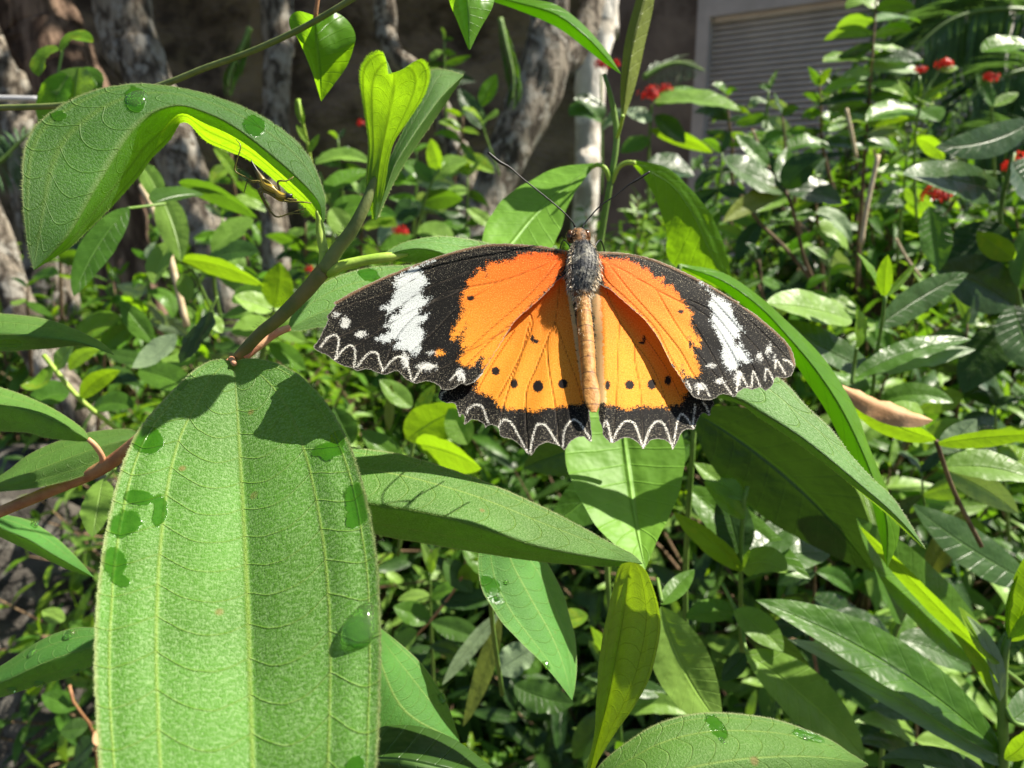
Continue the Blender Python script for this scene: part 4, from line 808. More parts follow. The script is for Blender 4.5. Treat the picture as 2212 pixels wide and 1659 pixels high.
petiole([(224, 1010, .172), (220, 985, .170), (205, 962, .168), (190, 948, .167)], [8, 6, 6, 5], 'petred')
petiole([(502, 786, .156), (500, 776, .153), (506, 786, .15)], [8, 7, 6], 'petred')
# big leaf
big, _ = pleaf(plant,
  [(505, 780, .1515), (470, 776, .150), (430, 792, .148), (380, 835, .144), (300, 925, .136), (255, 1030, .128), (222, 1180, .118), (207, 1320, .1085), (204, 1460, .101), (214, 1640, .0925), (225, 1800, .086)],
  [(505, 783, .1515), (512, 880, .1455), (521, 1020, .1355), (530, 1180, .1245), (537, 1340, .1135), (541, 1480, .1055), (546, 1640, .0965), (550, 1800, .089)],
  [(505, 780, .1515), (545, 774, .151), (600, 785, .150), (650, 812, .148), (705, 870, .144), (755, 960, .1335), (790, 1075, .1245), (812, 1200, .1155), (820, 1340, .1075), (820, 1480, .101), (814, 1640, .093), (805, 1800, .089)],
  M['hairy_silver'], nv=130, nu=20, quilt=.014, curl=.025, fringe=.00034, jag=.00008,
  wet=[(318, 952, 34, 28, .3), (300, 1074, 34, 17, .1), (272, 1132, 38, 28, -.5), (345, 1105, 15, 40, .2), (245, 1215, 26, 36, -.3), (262, 1255, 20, 12, .2), (708, 975, 34, 20, 0), (730, 950, 16, 20, .3), (770, 1085, 26, 42, -.1), (762, 1120, 18, 26, .1),
       (776, 1366, 30, 34, -.3), (395, 832, 18, 8, -.8), (765, 1660, 22, 26, 0)])
big['label'] = 'largest leaf, hanging towards the viewer with wet patches'
def c4(*a): return [(x*.3646, y*.3646, d) for x, y, d in a]
pleaf(plant,
  c4((1925, 1310, .149), (1925, 1180, .1495), (1850, 960, .1505), (1700, 790, .151), (1450, 640, .1505), (1150, 540, .149), (870, 500, .1465), (740, 505, .1445), (560, 540, .142), (380, 620, .139), (220, 740, .136), (150, 880, .133), (135, 1050, .130), (140, 1250, .128), (165, 1450, .127), (200, 1600, .126)),
  c4((1905, 1320, .149), (1885, 1190, .1475), (1700, 1000, .147), (1400, 760, .146), (1200, 660, .1445), (1050, 625, .1425), (900, 670, .140), (780, 770, .1375), (690, 900, .135), (620, 1020, .133), (550, 1140, .131), (480, 1270, .1295), (400, 1400, .128), (310, 1500, .127), (200, 1600, .126)),
  c4((1890, 1320, .149), (1830, 1250, .153), (1700, 1130, .157), (1500, 960, .160), (1350, 890, .161), (1220, 830, .160), (1090, 715, .158), (1000, 830, .156), (900, 930, .153), (820, 1040, .150), (740, 1130, .148), (620, 1260, .143), (500, 1380, .139), (400, 1475, .134), (200, 1600, .126)),
  M['hairy_thin'], nv=90, nu=12, quilt=.012, fringe=.0005, jag=.0001, label='curled leaf arching over the spider',
  wet=[(292, 216, 22, 30, 0), (550, 272, 26, 22, .3), (125, 250, 20, 12, 0)])
def c5(*a): return [(604.9+x*.3515, y*.3515, d) for x, y, d in a]
pleaf(plant,
  c5((575, 1350, .1475), (530, 1150, .1465), (545, 900, .1445), (520, 700, .1415), (495, 520, .1385), (503, 405, .136), (555, 340, .135), (625, 315, .134), (655, 375, .132), (668, 455, .130)),
  c5((585, 1350, .147), (600, 1100, .1465), (630, 900, .145), (665, 720, .1425), (690, 600, .1395), (700, 520, .1375), (700, 480, .1355), (690, 450, .133), (668, 455, .130)),
  c5((595, 1350, .1475), (640, 1150, .1465), (690, 900, .1445), (790, 740, .1415), (880, 600, .1385), (922, 470, .136), (900, 390, .135), (845, 365, .134), (750, 425, .132), (668, 455, .130)),
  M['hairy_thin'], nv=60, nu=10, quilt=.02, fringe=.0005, label='bright upright young leaf with a notched top')
pleaf(plant,
  c5((590, 1340, .149), (650, 1050, .152), (760, 800, .156), (880, 560, .160), (925, 440, .162), (990, 428, .162), (1060, 440, .162), (1128, 462, .162)),
  c5((595, 1340, .149), (690, 1050, .149), (800, 860, .151), (910, 700, .154), (1010, 570, .157), (1128, 462, .162)),
  c5((600, 1340, .149), (680, 1160, .152), (760, 1010, .156), (860, 860, .160), (960, 715, .163), (1045, 590, .163), (1128, 465, .162)),
  M['hairy'], nv=50, nu=10, quilt=.02, fringe=.0006, label='folded young leaf behind the bright one')
pleaf(plant,   # the long leaf the butterfly rests on
  [(822, 556, .1505), (862, 528, .154), (930, 512, .157), (1000, 515, .160), (1100, 540, .166), (1250, 610, .172), (1400, 690, .174), (1560, 762, .172), (1680, 815, .168), (1742, 878, .164), (1795, 927, .160), (1832, 976, .157), (1881, 1030, .153), (1926, 1072, .149), (1962, 1125, .145), (2000, 1187, .141)],
  [(822, 557, .1505), (880, 538, .151), (950, 545, .153), (1060, 600, .160), (1200, 690, .166), (1400, 790, .168), (1585, 860, .164), (1645, 893, .161), (1720, 938, .1575), (1795, 995, .153), (1870, 1057, .149), (1920, 1100, .146), (1960, 1140, .1435), (2000, 1187, .141)],
  [(822, 558, .1505), (870, 566, .154), (950, 572, .158), (1060, 640, .164), (1200, 730, .170), (1400, 820, .172), (1585, 868, .168), (1640, 902, .165), (1715, 951, .161), (1793, 1010, .157), (1867, 1070, .153), (1917, 1112, .149), (1958, 1150, .145), (2000, 1187, .141)],
  M['hairy_silver'], nv=110, nu=10, quilt=.008, fringe=.0005, label='long silvery leaf passing under the butterfly')
pleaf(plant,
  [(620, 712, .160), (640, 664, .165), (700, 612, .170), (770, 585, .174), (850, 575, .177), (1000, 580, .180), (1150, 640, .180), (1250, 740, .178)],
  [(620, 713, .160), (690, 676, .164), (790, 646, .168), (900, 640, .171), (1050, 670, .174), (1250, 740, .178)],
  [(620, 714, .160), (655, 714, .162), (700, 706, .164), (760, 716, .165), (850, 735, .168), (1000, 760, .172), (1250, 740, .178)],
  M['hairy_silver'], nv=50, nu=10, quilt=.012, fringe=.0004, wet=[(795, 592, 26, 16, .3), (680, 725, 40, 12, 0)], label='pale leaf on a pink petiole behind the left wing')
pleaf(plant,
  [(520, 930, .165), (640, 945, .170), (760, 967, .172), (867, 983, .172), (957, 1010, .172), (1046, 1041, .171), (1136, 1079, .169), (1226, 1122, .166), (1315, 1171, .163), (1365, 1196, .161), (1388, 1218, .160)],
  [(520, 960, .165), (660, 1050, .160), (804, 1090, .157), (867, 1099, .157), (979, 1122, .157), (1069, 1150, .157), (1150, 1178, .158), (1226, 1194, .1585), (1310, 1208, .159), (1388, 1218, .160)],
  [(520, 970, .165), (660, 1100, .165), (804, 1150, .167), (912, 1171, .168), (1046, 1194, .168), (1158, 1211, .166), (1250, 1220, .163), (1330, 1224, .161), (1388, 1218, .160)],
  M['hairy'], nv=80, nu=12, quilt=.014, fringe=.0004, jag=.0001, label='long folded leaf reaching right below the butterfly')
petiole([(500, 800, .158), (502, 870, .162), (520, 955, .165)], 8, 'petred')
pleaf(plant,
  [(1255, 1720, .168), (1266, 1659, .167), (1281, 1590, .166), (1286, 1500, .165), (1288, 1430, .164), (1300, 1360, .163), (1320, 1280, .161), (1336, 1224, .158), (1362, 1214, .157)],
  [(1262, 1720, .168), (1285, 1620, .169), (1310, 1520, .169), (1330, 1420, .168), (1348, 1320, .165), (1358, 1240, .16), (1362, 1214, .157)],
  [(1268, 1720, .168), (1290, 1650, .167), (1330, 1585, .165), (1370, 1530, .164), (1403, 1470, .163), (1424, 1390, .162), (1428, 1330, .161), (1412, 1268, .159), (1390, 1225, .158), (1362, 1214, .157)],
  M['young'], nv=60, nu=10, quilt=.055, fringe=.0003, wav=.012, label='young yellow leaf flushed with red')
petiole([(1250, 1900, .172), (1255, 1800, .170), (1262, 1716, .168)], 7, 'petgreen')
pleaf(plant,
  [(1240, 1760, .125), (1292, 1659, .126), (1382, 1588, .127), (1439, 1560, .1275), (1502, 1545, .128), (1570, 1543, .128), (1664, 1554, .128), (1739, 1577, .128), (1795, 1600, .128), (1836, 1627, .128), (1876, 1651, .128)],
  [(1240, 1770, .125), (1330, 1720, .118), (1440, 1672, .117), (1560, 1645, .118), (1680, 1634, .120), (1780, 1636, .123), (1876, 1651, .128)],
  [(1240, 1780, .125), (1340, 1800, .116), (1480, 1800, .114), (1640, 1760, .116), (1760, 1710, .120), (1876, 1651, .128)],
  M['hairy'], nv=60, nu=12, quilt=.02, fringe=.0003, wet=[(1552, 1575, 14, 30, -.5), (1535, 1556, 16, 10, 0), (1745, 1590, 34, 12, .35)], label='broad leaf lying along the bottom right')
pleaf(plant,
  [(-180, 680, .158), (-80, 672, .160), (0, 678, .160), (60, 684, .160), (120, 696, .1595), (180, 720, .158), (225, 744, .156), (247, 768, .153)],
  [(-180, 720, .158), (0, 722, .153), (60, 726, .152), (120, 732, .152), (180, 742, .152), (247, 768, .153)],
  [(-180, 750, .158), (0, 758, .155), (60, 755, .1545), (110, 752, .154), (165, 746, .153), (210, 752, .153), (247, 768, .153)],
  M['hairy'], nv=40, nu=8, quilt=.014, fringe=.0004, label='pointed leaf at the left edge above the others', wet=[(20, 742, 30, 10, 0)])
petiole([(-60, 1120, .183), (-150, 950, .175), (-190, 800, .165), (-178, 715, .158)], 7, 'petred')
pleaf(plant,
  [(192, 950, .167), (186, 935, .169), (164, 915, .171), (117, 885, .173), (59, 858, .174), (0, 838, .174), (-90, 815, .172), (-160, 830, .17)],
  [(193, 952, .167), (160, 930, .165), (100, 900, .164), (40, 880, .164), (-40, 866, .165), (-160, 830, .17)],
  [(193, 954, .167), (156, 952, .166), (98, 945, .166), (59, 934, .167), (0, 931, .168), (-80, 925, .169), (-160, 830, .17)],
  M['hairy'], nv=40, nu=8, quilt=.014, fringe=.0004, label='half shaded leaf on a red petiole at the left edge')
pleaf(plant,
  [(300, 936, .176), (273, 927, .180), (195, 935, .184), (117, 958, .185), (60, 985, .184), (10, 1022, .182), (-70, 1070, .178)],
  [(300, 945, .176), (240, 958, .174), (160, 985, .173), (80, 1015, .173), (0, 1045, .174), (-70, 1070, .178)],
  [(300, 952, .176), (266, 976, .175), (195, 1022, .172), (117, 1046, .172), (59, 1057, .172), (0, 1062, .174), (-70, 1070, .178)],
  M['hairy'], nv=40, nu=8, quilt=.014, fringe=.0004, label='leaf lying behind the reddish stem at the left edge')
# ------------------------------------------------------------------ water beads, each set down on the leaf it lies on
bpy.context.view_layer.update(); DG = bpy.context.evaluated_depsgraph_get()
def drop(x, y, rx, ry, rot, label, flat=.5, tail=0.0):
    o = Vector((0, 0, CAMZ)); dr = Vector(tuple(nrm(P(x, y, 1)-np.array((0, 0, CAMZ)))))
    hit, loc, nn_, _, _, _ = S.ray_cast(DG, o+dr*.03, dr, distance=1.0)
    if not hit: return
    if nn_.dot(dr) > 0: nn_ = -nn_
    c = np.array(loc); f = nrm(np.array(nn_)+.25*np.array((0, -CP, SP))); r = nrm(np.array((1., 0, 0))-f*f[0]); u = np.cross(f, r); d = (loc-o).length; V = []; n, m_ = 28, 10
    a1 = r*math.cos(rot)+u*math.sin(rot); a2 = -r*math.sin(rot)+u*math.cos(rot); k = K*d*.97; st = 1/max(.4, abs(float(np.dot(f, (0, CP, -SP)))))
    for j in range(m_):
        ph = (j/(m_-1))*math.pi/2; cp_ = math.cos(ph)**.75
        for i in range(n):
            th = 2*math.pi*i/n; q = 1+tail*max(0, math.sin(th))**3; w_ = 1+.05*math.sin(3*th+x)
            V.append(c+(a1*math.cos(th)*rx*w_+a2*math.sin(th)*ry*q*st*w_)*k*cp_+f*(math.sin(ph)*flat*min(rx, ry)-.06*rx)*k)
    V.append(c-f*min(rx, ry)*k*.12)
    F = [(j*n+i, j*n+(i+1) % n, (j+1)*n+(i+1) % n, (j+1)*n+i) for j in range(m_-1) for i in range(n)]+[((i+1) % n, i, len(V)-1) for i in range(n)]
    tag(mk('water_drop', V, F, M['water'], origin=tuple(c)), label, 'water drop', 'water beads on the leaves')
drop(774, 1366, 37, 34, -.3, 'largest water drop, clinging to the right rim of the big leaf', .8, .6)
drop(294, 214, 20, 22, 0, 'water drop on top of the curled leaf arch', .4)
for x, y, r, lab in [(74, 1134, 6, 'bead on the narrow folded leaf at the left edge'), (150, 1373, 11, 'bead, uppermost on the ribbed strap like leaf'), (70, 1412, 8, 'bead near the left end of the strap like leaf, upper edge'),
    (84, 1476, 9, 'middle bead on the lower edge of the strap like leaf'), (26, 1490, 9, 'bead nearest the left end of the strap like leaf, lower edge'), (164, 1450, 6, 'bead on the strap like leaf, lower edge nearest the big leaf'),
    (1093, 1258, 6, 'bead, upper one on the lance shaped leaf'), (1073, 1293, 7, 'bead at the left edge of the lance shaped leaf'), (1180, 1436, 7, 'bead, lowest on the lance shaped leaf'),
    (954, 1510, 10, 'bead at the rim of the pale ribbed leaf near the bottom'), (1560, 1600, 5, 'bead on the broad leaf along the bottom right'), (1740, 1597, 5, 'bead right of the other one on the broad leaf along the bottom right')]:
    drop(x, y, r, r*.85, .2, 'small '+lab, .65)
# ------------------------------------------------------------------ the butterfly
KN = K*2212/2560                                              # picture units of the 2560 wide photograph
def PN(x, y, d): return P(x*.8640625, y*.8640625, d)
def q1(pts): return np.array([(760+x/2.765, 560+y/2.765) for x, y in pts])
def q2(pts): return np.array([(1400+x/2.6766, 540+y/2.6766) for x, y in pts])
def sdf(Pt, poly):
    """signed distance, positive inside"""
    d = np.full(len(Pt), 1e9); ins = np.zeros(len(Pt), bool); n = len(poly)
    for i in range(n):
        a, b = poly[i], poly[(i+1) % n]; ab = b-a; t = np.clip(((Pt-a)@ab)/(ab@ab+1e-9), 0, 1); d = np.minimum(d, np.linalg.norm(Pt-a-t[:, None]*ab, axis=1))
        if a[1] != b[1]:
            c = ((a[1] > Pt[:, 1]) != (b[1] > Pt[:, 1])) & (Pt[:, 0] < (b[0]-a[0])*(Pt[:, 1]-a[1])/(b[1]-a[1])+a[0]); ins ^= c
    return np.where(ins, d, -d)
def lined(Pt, lines):
    d = np.full(len(Pt), 1e3)
    for ln in lines:
        ln = catmull(ln, max(4, len(ln)*5)) if len(ln) > 2 else np.asarray(ln, float)
        for a, b in zip(ln[:-1], ln[1:]):
            ab = b-a; t = np.clip(((Pt-a)@ab)/(ab@ab+1e-9), 0, 1); d = np.minimum(d, np.linalg.norm(Pt-a-t[:, None]*ab, axis=1))
    return d
def wingmat():
    m, nt = newmat('wing scales'); h = NT(nt)
    uv = h.n('ShaderNodeTexCoord').outputs['UV']                # photograph pixels / 100
    nz = h.m('SUBTRACT', h.noise(uv, 9, 4, .72), .5); nf = h.m('SUBTRACT', h.noise(uv, 31, 3, .75), .5)
    fz = h.m('ADD', h.m('MULTIPLY', nz, 42.0), h.m('MULTIPLY', nf, 46.0))
    fz2 = h.m('ADD', h.m('MULTIPLY', nz, 44.0), h.m('MULTIPLY', nf, 44.0))
    fine = h.noise(uv, 36, 3, .8); med = h.noise(uv, 14, 3, .6)
    g = h.attr('g')
    org = h.mix(g, (.80, .082, .006, 1), (.83, .285, .022, 1))
    org = h.mix(h.m('MULTIPLY', h.ss(fine, .50, .68), .75), org, (.97, .52, .13, 1))
    org = h.mix(h.m('MULTIPLY', h.ss(med, .5, .8), .35), org, (.62, .11, .005, 1))
    vein = h.attr('sv'); vl = h.ss(vein, .5, 2.4, 1.0, 0.0)
    org = h.mix(h.m('MULTIPLY', h.ss(h.noise(uv, 27, 3, .8), .52, .64), .6), org, (.52, .09, .005, 1)); org = h.mix(h.m('MULTIPLY', vl, .75), org, (.30, .075, .008, 1))
    blk = h.mix(h.ss(h.m('ADD', h.noise(uv, 34, 3, .85), h.m('ADD', h.m('MULTIPLY', med, .22), h.ss(h.attr('sc2'), 0.0, 80.0, .035, -.015))), .71, .80), (.0045, .004, .004, 1), (.50, .45, .33, 1))
    blk = h.mix(h.m('MULTIPLY', vl, .35), blk, (.10, .08, .06, 1))
    costa = h.ss(h.m('ADD', h.attr('sc'), h.m('MULTIPLY', nf, 8.0)), 3.0, 9.0, 1.0, 0.0)
    blk = h.mix(h.m('MULTIPLY', costa, .4), blk, (.42, .24, .12, 1))
    f_or = h.ss(h.m('ADD', h.attr('so'), fz), -1.2, 1.2)
    c = h.mix(f_or, blk, org)
    wh = h.mix(h.ss(fine, .40, .52, 0, 1), (.30, .32, .31, 1), (.62, .65, .64, 1))
    wh = h.mix(h.m('MULTIPLY', h.ss(vein, .6, 2.2, 1.0, 0.0), .8), wh, (.05, .05, .05, 1))
    f_w = h.ss(h.m('ADD', h.attr('sw'), fz2), -1.0, 1.0)
    c = h.mix(f_w, c, wh)
    f_s = h.ss(h.m('ADD', h.attr('ss'), h.m('ADD', h.m('MULTIPLY', nz, 30.0), h.m('MULTIPLY', nf, 34.0))), -1.0, 1.0)
    c = h.mix(h.m('MULTIPLY', f_s, h.ss(fine, .36, .56, .25, 1.0)), c, (.62, .62, .58, 1))
    f_l = h.ss(h.m('ADD', h.attr('sl'), h.m('MULTIPLY', nf, 20.0)), .6, 3.0, 1.0, 0.0)
    c = h.mix(h.m('MULTIPLY', f_l, h.ss(fine, .34, .54, .3, 1.0)), c, (.80, .77, .68, 1))
    f_d = h.ss(h.m('ADD', h.attr('sd'), h.m('MULTIPLY', nf, 16.0)), -1.0, 1.0)
    c = h.mix(f_d, c, (.012, .008, .008, 1))
    f_p = h.ss(h.m('ADD', h.attr('pl'), h.m('MULTIPLY', h.m('ADD', nf, nz), 1.3)), .3, .55); c = h.mix(h.m('MULTIPLY', f_p, .75), c, (.72, .52, .26, 1))
    f_e = h.ss(h.m('ADD', h.attr('sc2'), h.m('MULTIPLY', nf, 14.0)), .3, 2.2, 1.0, 0.0)
    c = h.mix(h.m('MULTIPLY', f_e, .4), c, (.55, .52, .44, 1))
    b = h.n('ShaderNodeBsdfPrincipled'); h.l(c, b.inputs['Base Color']); b.inputs['Roughness'].default_value = .7; b.inputs['Specular IOR Level'].default_value = .12
    try: b.inputs['Sheen Weight'].default_value = .0
    except Exception: pass
    hh = h.m('ADD', h.m('MULTIPLY', fine, .5), h.m('MULTIPLY', h.ss(vein, 0, 4.5, 1.0, 0.0), 1.6))
    nor = h.bump(hh, .55, .00022); h.l(nor, b.inputs['Normal'])
    t = h.n('ShaderNodeBsdfTranslucent'); h.l(c, t.inputs[0]); mx = h.n('ShaderNodeMixShader'); mx.inputs[0].default_value = .12
    h.l(b.outputs[0], mx.inputs[1]); h.l(t.outputs[0], mx.inputs[2]); o = h.n('ShaderNodeOutputMaterial'); h.l(mx.outputs[0], o.inputs[0])
    return m
M['wing'] = wingmat()
BD = .142
def dep(X, side, hind):
    x, y = X[:, 0], X[:, 1]; d = BD-5.8e-5*(y-760)
    r = np.abs(x-1455)
    if side < 0: d = d+.6e-5*r
    else: d = d+2.2e-5*r
    bx, by = (1420, 650) if side < 0 else (1500, 650)
    ang = np.arctan2(y-by, np.abs(x-bx)+1e-3); rr = np.hypot(x-bx, y-by)/500
    d = d+.0016*np.sin(rr*2.2)*(1 if hind else .8)                                   # gentle dish
    if hind:
        d = d+(.0014 if side < 0 else .0058)*np.clip(rr*2.0, 0, 1)*np.clip((1.5-ang)*1.3, 0, 1)+.0008
        d = d+.00055*np.sin(ang*26)*np.clip(rr-.25, 0, 1)
        if side > 0: d = d+.0022*np.clip((1512-x)/30, 0, 1.2)*np.clip((y-700)/150, 0, 1)
    else: d = d+.00035*np.sin(ang*30)*np.clip(rr-.2, 0, 1)-.0009*np.sin(np.clip(ang, 0, 1.57)*2)
    return d
def wing(name, parent, outline, side, hind, orange, whites=(), spots=(), lines=(), dots=(), veins=(), pale=None, costa=None, extra_or=()):
    o = catmull(np.vstack([outline, outline[:1]]), 420)[:-1]
    o = o+rng.normal(size=o.shape)*.55
    wx = np.clip((o[:, 0]-1392)/28, 0, 1) if side < 0 else np.clip((1528-o[:, 0])/28, 0, 1)
    o[:, 0] -= side*wx*np.interp(o[:, 1], [560, 700, 760, 960, 1040], [28, 26, 16, 12, 0])
    lo, hi = o.min(0), o.max(0); st = 4.2; gx, gy = np.meshgrid(np.arange(lo[0], hi[0], st), np.arange(lo[1], hi[1], st)); gy[:, ::2] += st/2
    G = np.c_[gx.ravel(), gy.ravel()]; G = G[sdf(G, o) > 2.2]; A = np.vstack([o, G]); n = len(o)
    res = delaunay_2d_cdt([Vector(p) for p in A.tolist()], [(i, (i+1) % n) for i in range(n)], [], 1, 1e-4)
    V2 = np.array([tuple(v) for v in res[0]]); F = [tuple(f) for f in res[2]]
    d = dep(V2, side, hind); V = np.array([PN(x, y, dd) for (x, y), dd in zip(V2, d)])
    so = np.full(len(V2), -200.0)
    for p in orange: so = np.maximum(so, sdf(V2, p))
    sw = np.full(len(V2), -200.0)
    for p in whites: sw = np.maximum(sw, sdf(V2, p))
    for e in extra_or: sw = np.minimum(sw, (np.hypot((V2[:, 0]-e[0])/e[2], (V2[:, 1]-e[1])/e[3])-1)*min(e[2], e[3]))
    ell = lambda L: (np.max([(1-np.hypot((V2[:, 0]-e[0])/e[2], (V2[:, 1]-e[1])/e[3]))*min(e[2], e[3]) for e in L], 0) if len(L) else np.full(len(V2), -200.0))
    base = np.array((1420, 640) if side < 0 else (1500, 640)); rr = np.hypot(*(V2-base).T)
    g = np.clip((V2[:, 1]-650)/330*(1.0)+rr/900, 0, 1)
    pl = np.zeros(len(V2)) if pale is None else np.clip(1-lined(V2, [pale[0]])/pale[1], 0, 1)
    edge = -sdf(V2, o)*-1
    sc = lined(V2, [costa]) if costa is not None else np.full(len(V2), 99.)
    me = mk(name, V, F, M['wing'], parent, V2/100, {'so': so, 'sw': sw, 'ss': ell(spots), 'sl': lined(V2, lines) if len(lines) else np.full(len(V2), 99.),
        'sd': ell(dots), 'sv': lined(V2, veins), 'g': g, 'pl': pl, 'sc': sc, 'sc2': np.abs(edge)})
    return me
bfly = empty('butterfly', PN(1465, 850, BD), 'orange butterfly with black and white scalloped wings spread flat on a long leaf', 'butterfly')
LFo = q1([(1812, 200), (1740, 168), (1600, 148), (1450, 137), (1350, 135), (1250, 142), (1150, 160), (1050, 185), (950, 215), (850, 250), (750, 285), (650, 325), (550, 365), (450, 412), (350, 460), (270, 505), (205, 543), (218, 562), (190, 600), (160, 635), (166, 662), (150, 700), (125, 745), (110, 785), (85, 820), (65, 850), (92, 878), (130, 895), (168, 912), (205, 942), (240, 965), (290, 985), (340, 1000), (365, 1018), (400, 1008), (440, 1003), (480, 1015), (520, 1030), (562, 1040), (600, 1028), (640, 1015), (670, 1035), (700, 1065), (740, 1092), (772, 1105), (812, 1093), (850, 1083), (892, 1095), (930, 1118), (950, 1140), (990, 1148), (1040, 1135), (1085, 1105), (1130, 1112), (1180, 1090), (1225, 1045), (1262, 985), (1310, 910), (1370, 810), (1430, 715), (1480, 650), (1560, 580), (1650, 500), (1735, 410), (1790, 330), (1815, 250)])
LHo = q1([(1790, 330), (1830, 440), (1845, 520), (1862, 650), (1890, 850), (1922, 1050), (1948, 1200), (1968, 1290), (1985, 1400), (1988, 1502), (1962, 1494), (1932, 1470), (1880, 1480), (1840, 1510), (1808, 1553), (1795, 1560), (1784, 1548), (1760, 1533), (1720, 1518), (1680, 1508), (1640, 1523), (1605, 1550), (1570, 1603), (1562, 1570), (1555, 1600), (1545, 1588), (1510, 1548), (1470, 1510), (1430, 1485), (1380, 1475), (1355, 1460), (1350, 1420), (1330, 1398), (1300, 1388), (1266, 1395), (1255, 1412), (1240, 1380), (1210, 1363), (1160, 1352), (1108, 1388), (1110, 1340), (1092, 1310), (1076, 1338), (1062, 1290), (1050, 1252), (1030, 1235), (985, 1237), (940, 1215), (930, 1190), (942, 1150), (1000, 1080), (1150, 900), (1400, 600), (1700, 370)])
RFo = q2([(262, 250), (300, 238), (400, 243), (500, 258), (600, 280), (700, 315), (800, 360), (900, 408), (1000, 462), (1100, 520), (1170, 562), (1203, 578), (1198, 590), (1300, 652), (1400, 735), (1480, 805), (1530, 862), (1560, 920), (1575, 990), (1562, 1040), (1540, 1072), (1500, 1085), (1450, 1078), (1432, 1098), (1422, 1130), (1380, 1168), (1340, 1148), (1290, 1162), (1250, 1153), (1205, 1168), (1165, 1212), (1145, 1200), (1090, 1190), (1050, 1210), (1010, 1230), (950, 1230), (900, 1212), (870, 1180), (840, 1140), (800, 1070), (745, 990), (700, 900), (640, 790), (560, 690), (470, 610), (380, 530), (310, 465), (285, 430), (268, 370), (256, 310)])
RHo = q2([(262, 360), (330, 470), (560, 660), (760, 900), (900, 1100), (1025, 1238), (1012, 1290), (1000, 1337), (970, 1318), (940, 1330), (915, 1380), (895, 1427), (850, 1428), (815, 1450), (790, 1500), (755, 1562), (740, 1528), (700, 1500), (650, 1493), (610, 1500), (580, 1530), (555, 1558), (535, 1530), (490, 1495), (440, 1483), (400, 1495), (350, 1522), (310, 1490), (287, 1460), (285, 1420), (265, 1370), (260, 1320), (272, 1270), (260, 1180), (250, 1080), (243, 900), (236, 700), (228, 560), (240, 450)])
wing('forewing', bfly, LFo, -1, False,
  [q1([(1810, 205), (1720, 205), (1640, 195), (1560, 200), (1480, 218), (1440, 250), (1350, 268), (1262, 272), (1262, 350), (1215, 305), (1165, 375), (1130, 390), (1135, 440), (1100, 470), (1085, 530), (1100, 600), (1060, 680), (1018, 760), (1030, 800), (1085, 760), (1128, 695), (1095, 780), (1085, 860), (1125, 845), (1068, 940), (1085, 975), (1120, 985), (1180, 975), (1228, 910), (1240, 950), (1235, 1000), (1262, 985), (1310, 910), (1430, 715), (1560, 580), (1735, 410), (1815, 250)]),
   q1([(905, 878), (950, 872), (965, 900), (930, 912), (905, 900)])],
  [q1([(900, 253), (830, 262), (740, 312), (700, 335), (640, 368), (622, 400), (642, 440), (610, 520), (590, 550), (545, 568), (530, 580), (590, 590), (570, 640), (620, 600), (690, 560), (660, 610), (600, 650), (560, 710), (610, 700), (590, 740), (560, 765), (495, 795), (560, 820), (600, 800), (660, 805), (625, 855), (700, 862), (735, 890), (768, 908), (800, 870), (810, 800), (838, 760), (822, 730), (785, 702), (815, 680), (850, 655), (862, 620), (800, 640), (790, 610), (820, 570), (880, 518), (850, 515), (818, 505), (806, 470), (822, 440), (862, 405), (832, 370), (818, 335), (790, 318), (800, 290)])],
  [tuple(q1([(285, 680)])[0])+(11, 13), tuple(q1([(395, 762)])[0])+(12, 8), tuple(q1([(222, 628)])[0])+(6, 5), tuple(q1([(700, 940)])[0])+(8, 18), tuple(q1([(850, 985)])[0])+(20, 9), tuple(q1([(1080, 1040)])[0])+(9, 13), tuple(q1([(880, 890)])[0])+(8, 4)],
  [q1(l) for l in ([(115, 850), (160, 790), (210, 765), (238, 790), (235, 850), (215, 935)], [(225, 930), (270, 870), (320, 838), (350, 862), (352, 930), (345, 990)], [(370, 985), (410, 930), (460, 887), (505, 893), (520, 940), (545, 1015)], [(555, 1010), (600, 950), (650, 917), (700, 932), (720, 990), (745, 1085)], [(760, 1085), (790, 1030), (815, 1000), (850, 975), (915, 985)], [(1010, 1080), (1060, 1030), (1100, 1042), (1108, 1090)], [(1165, 1105), (1210, 1060), (1252, 1022)])],
  [tuple(q1([(1152, 512)])[0])+(10, 6)],
  [q1(l) for l in ([(1815, 215), (1600, 310), (1370, 393), (1130, 440), (980, 475), (830, 580), (640, 780), (545, 1030)], [(1810, 205), (1500, 185), (1200, 190), (950, 255), (700, 360), (400, 470), (230, 545)], [(1350, 215), (1000, 270), (820, 345), (640, 450), (300, 560), (185, 620)], [(1150, 320), (980, 390), (820, 460), (610, 600), (330, 740), (115, 840)], [(1130, 440), (870, 550), (640, 660), (215, 935)], [(1370, 395), (1080, 560), (900, 740), (745, 880), (600, 1030)], [(1430, 715), (1180, 860), (950, 1000), (770, 1100)], [(1480, 650), (1300, 800), (1100, 1000), (1000, 1130)], [(1735, 400), (1560, 560), (1430, 715), (1330, 900), (1230, 1050)], [(1760, 250), (1640, 400), (1480, 560), (1250, 760), (1100, 900)])],  # the line along the trailing edge paints the dark slit of shadow there
  costa=q1([(1815, 192), (1740, 165), (1600, 146), (1450, 135), (1250, 140), (1050, 183), (850, 248), (650, 323), (450, 410), (205, 543)]))
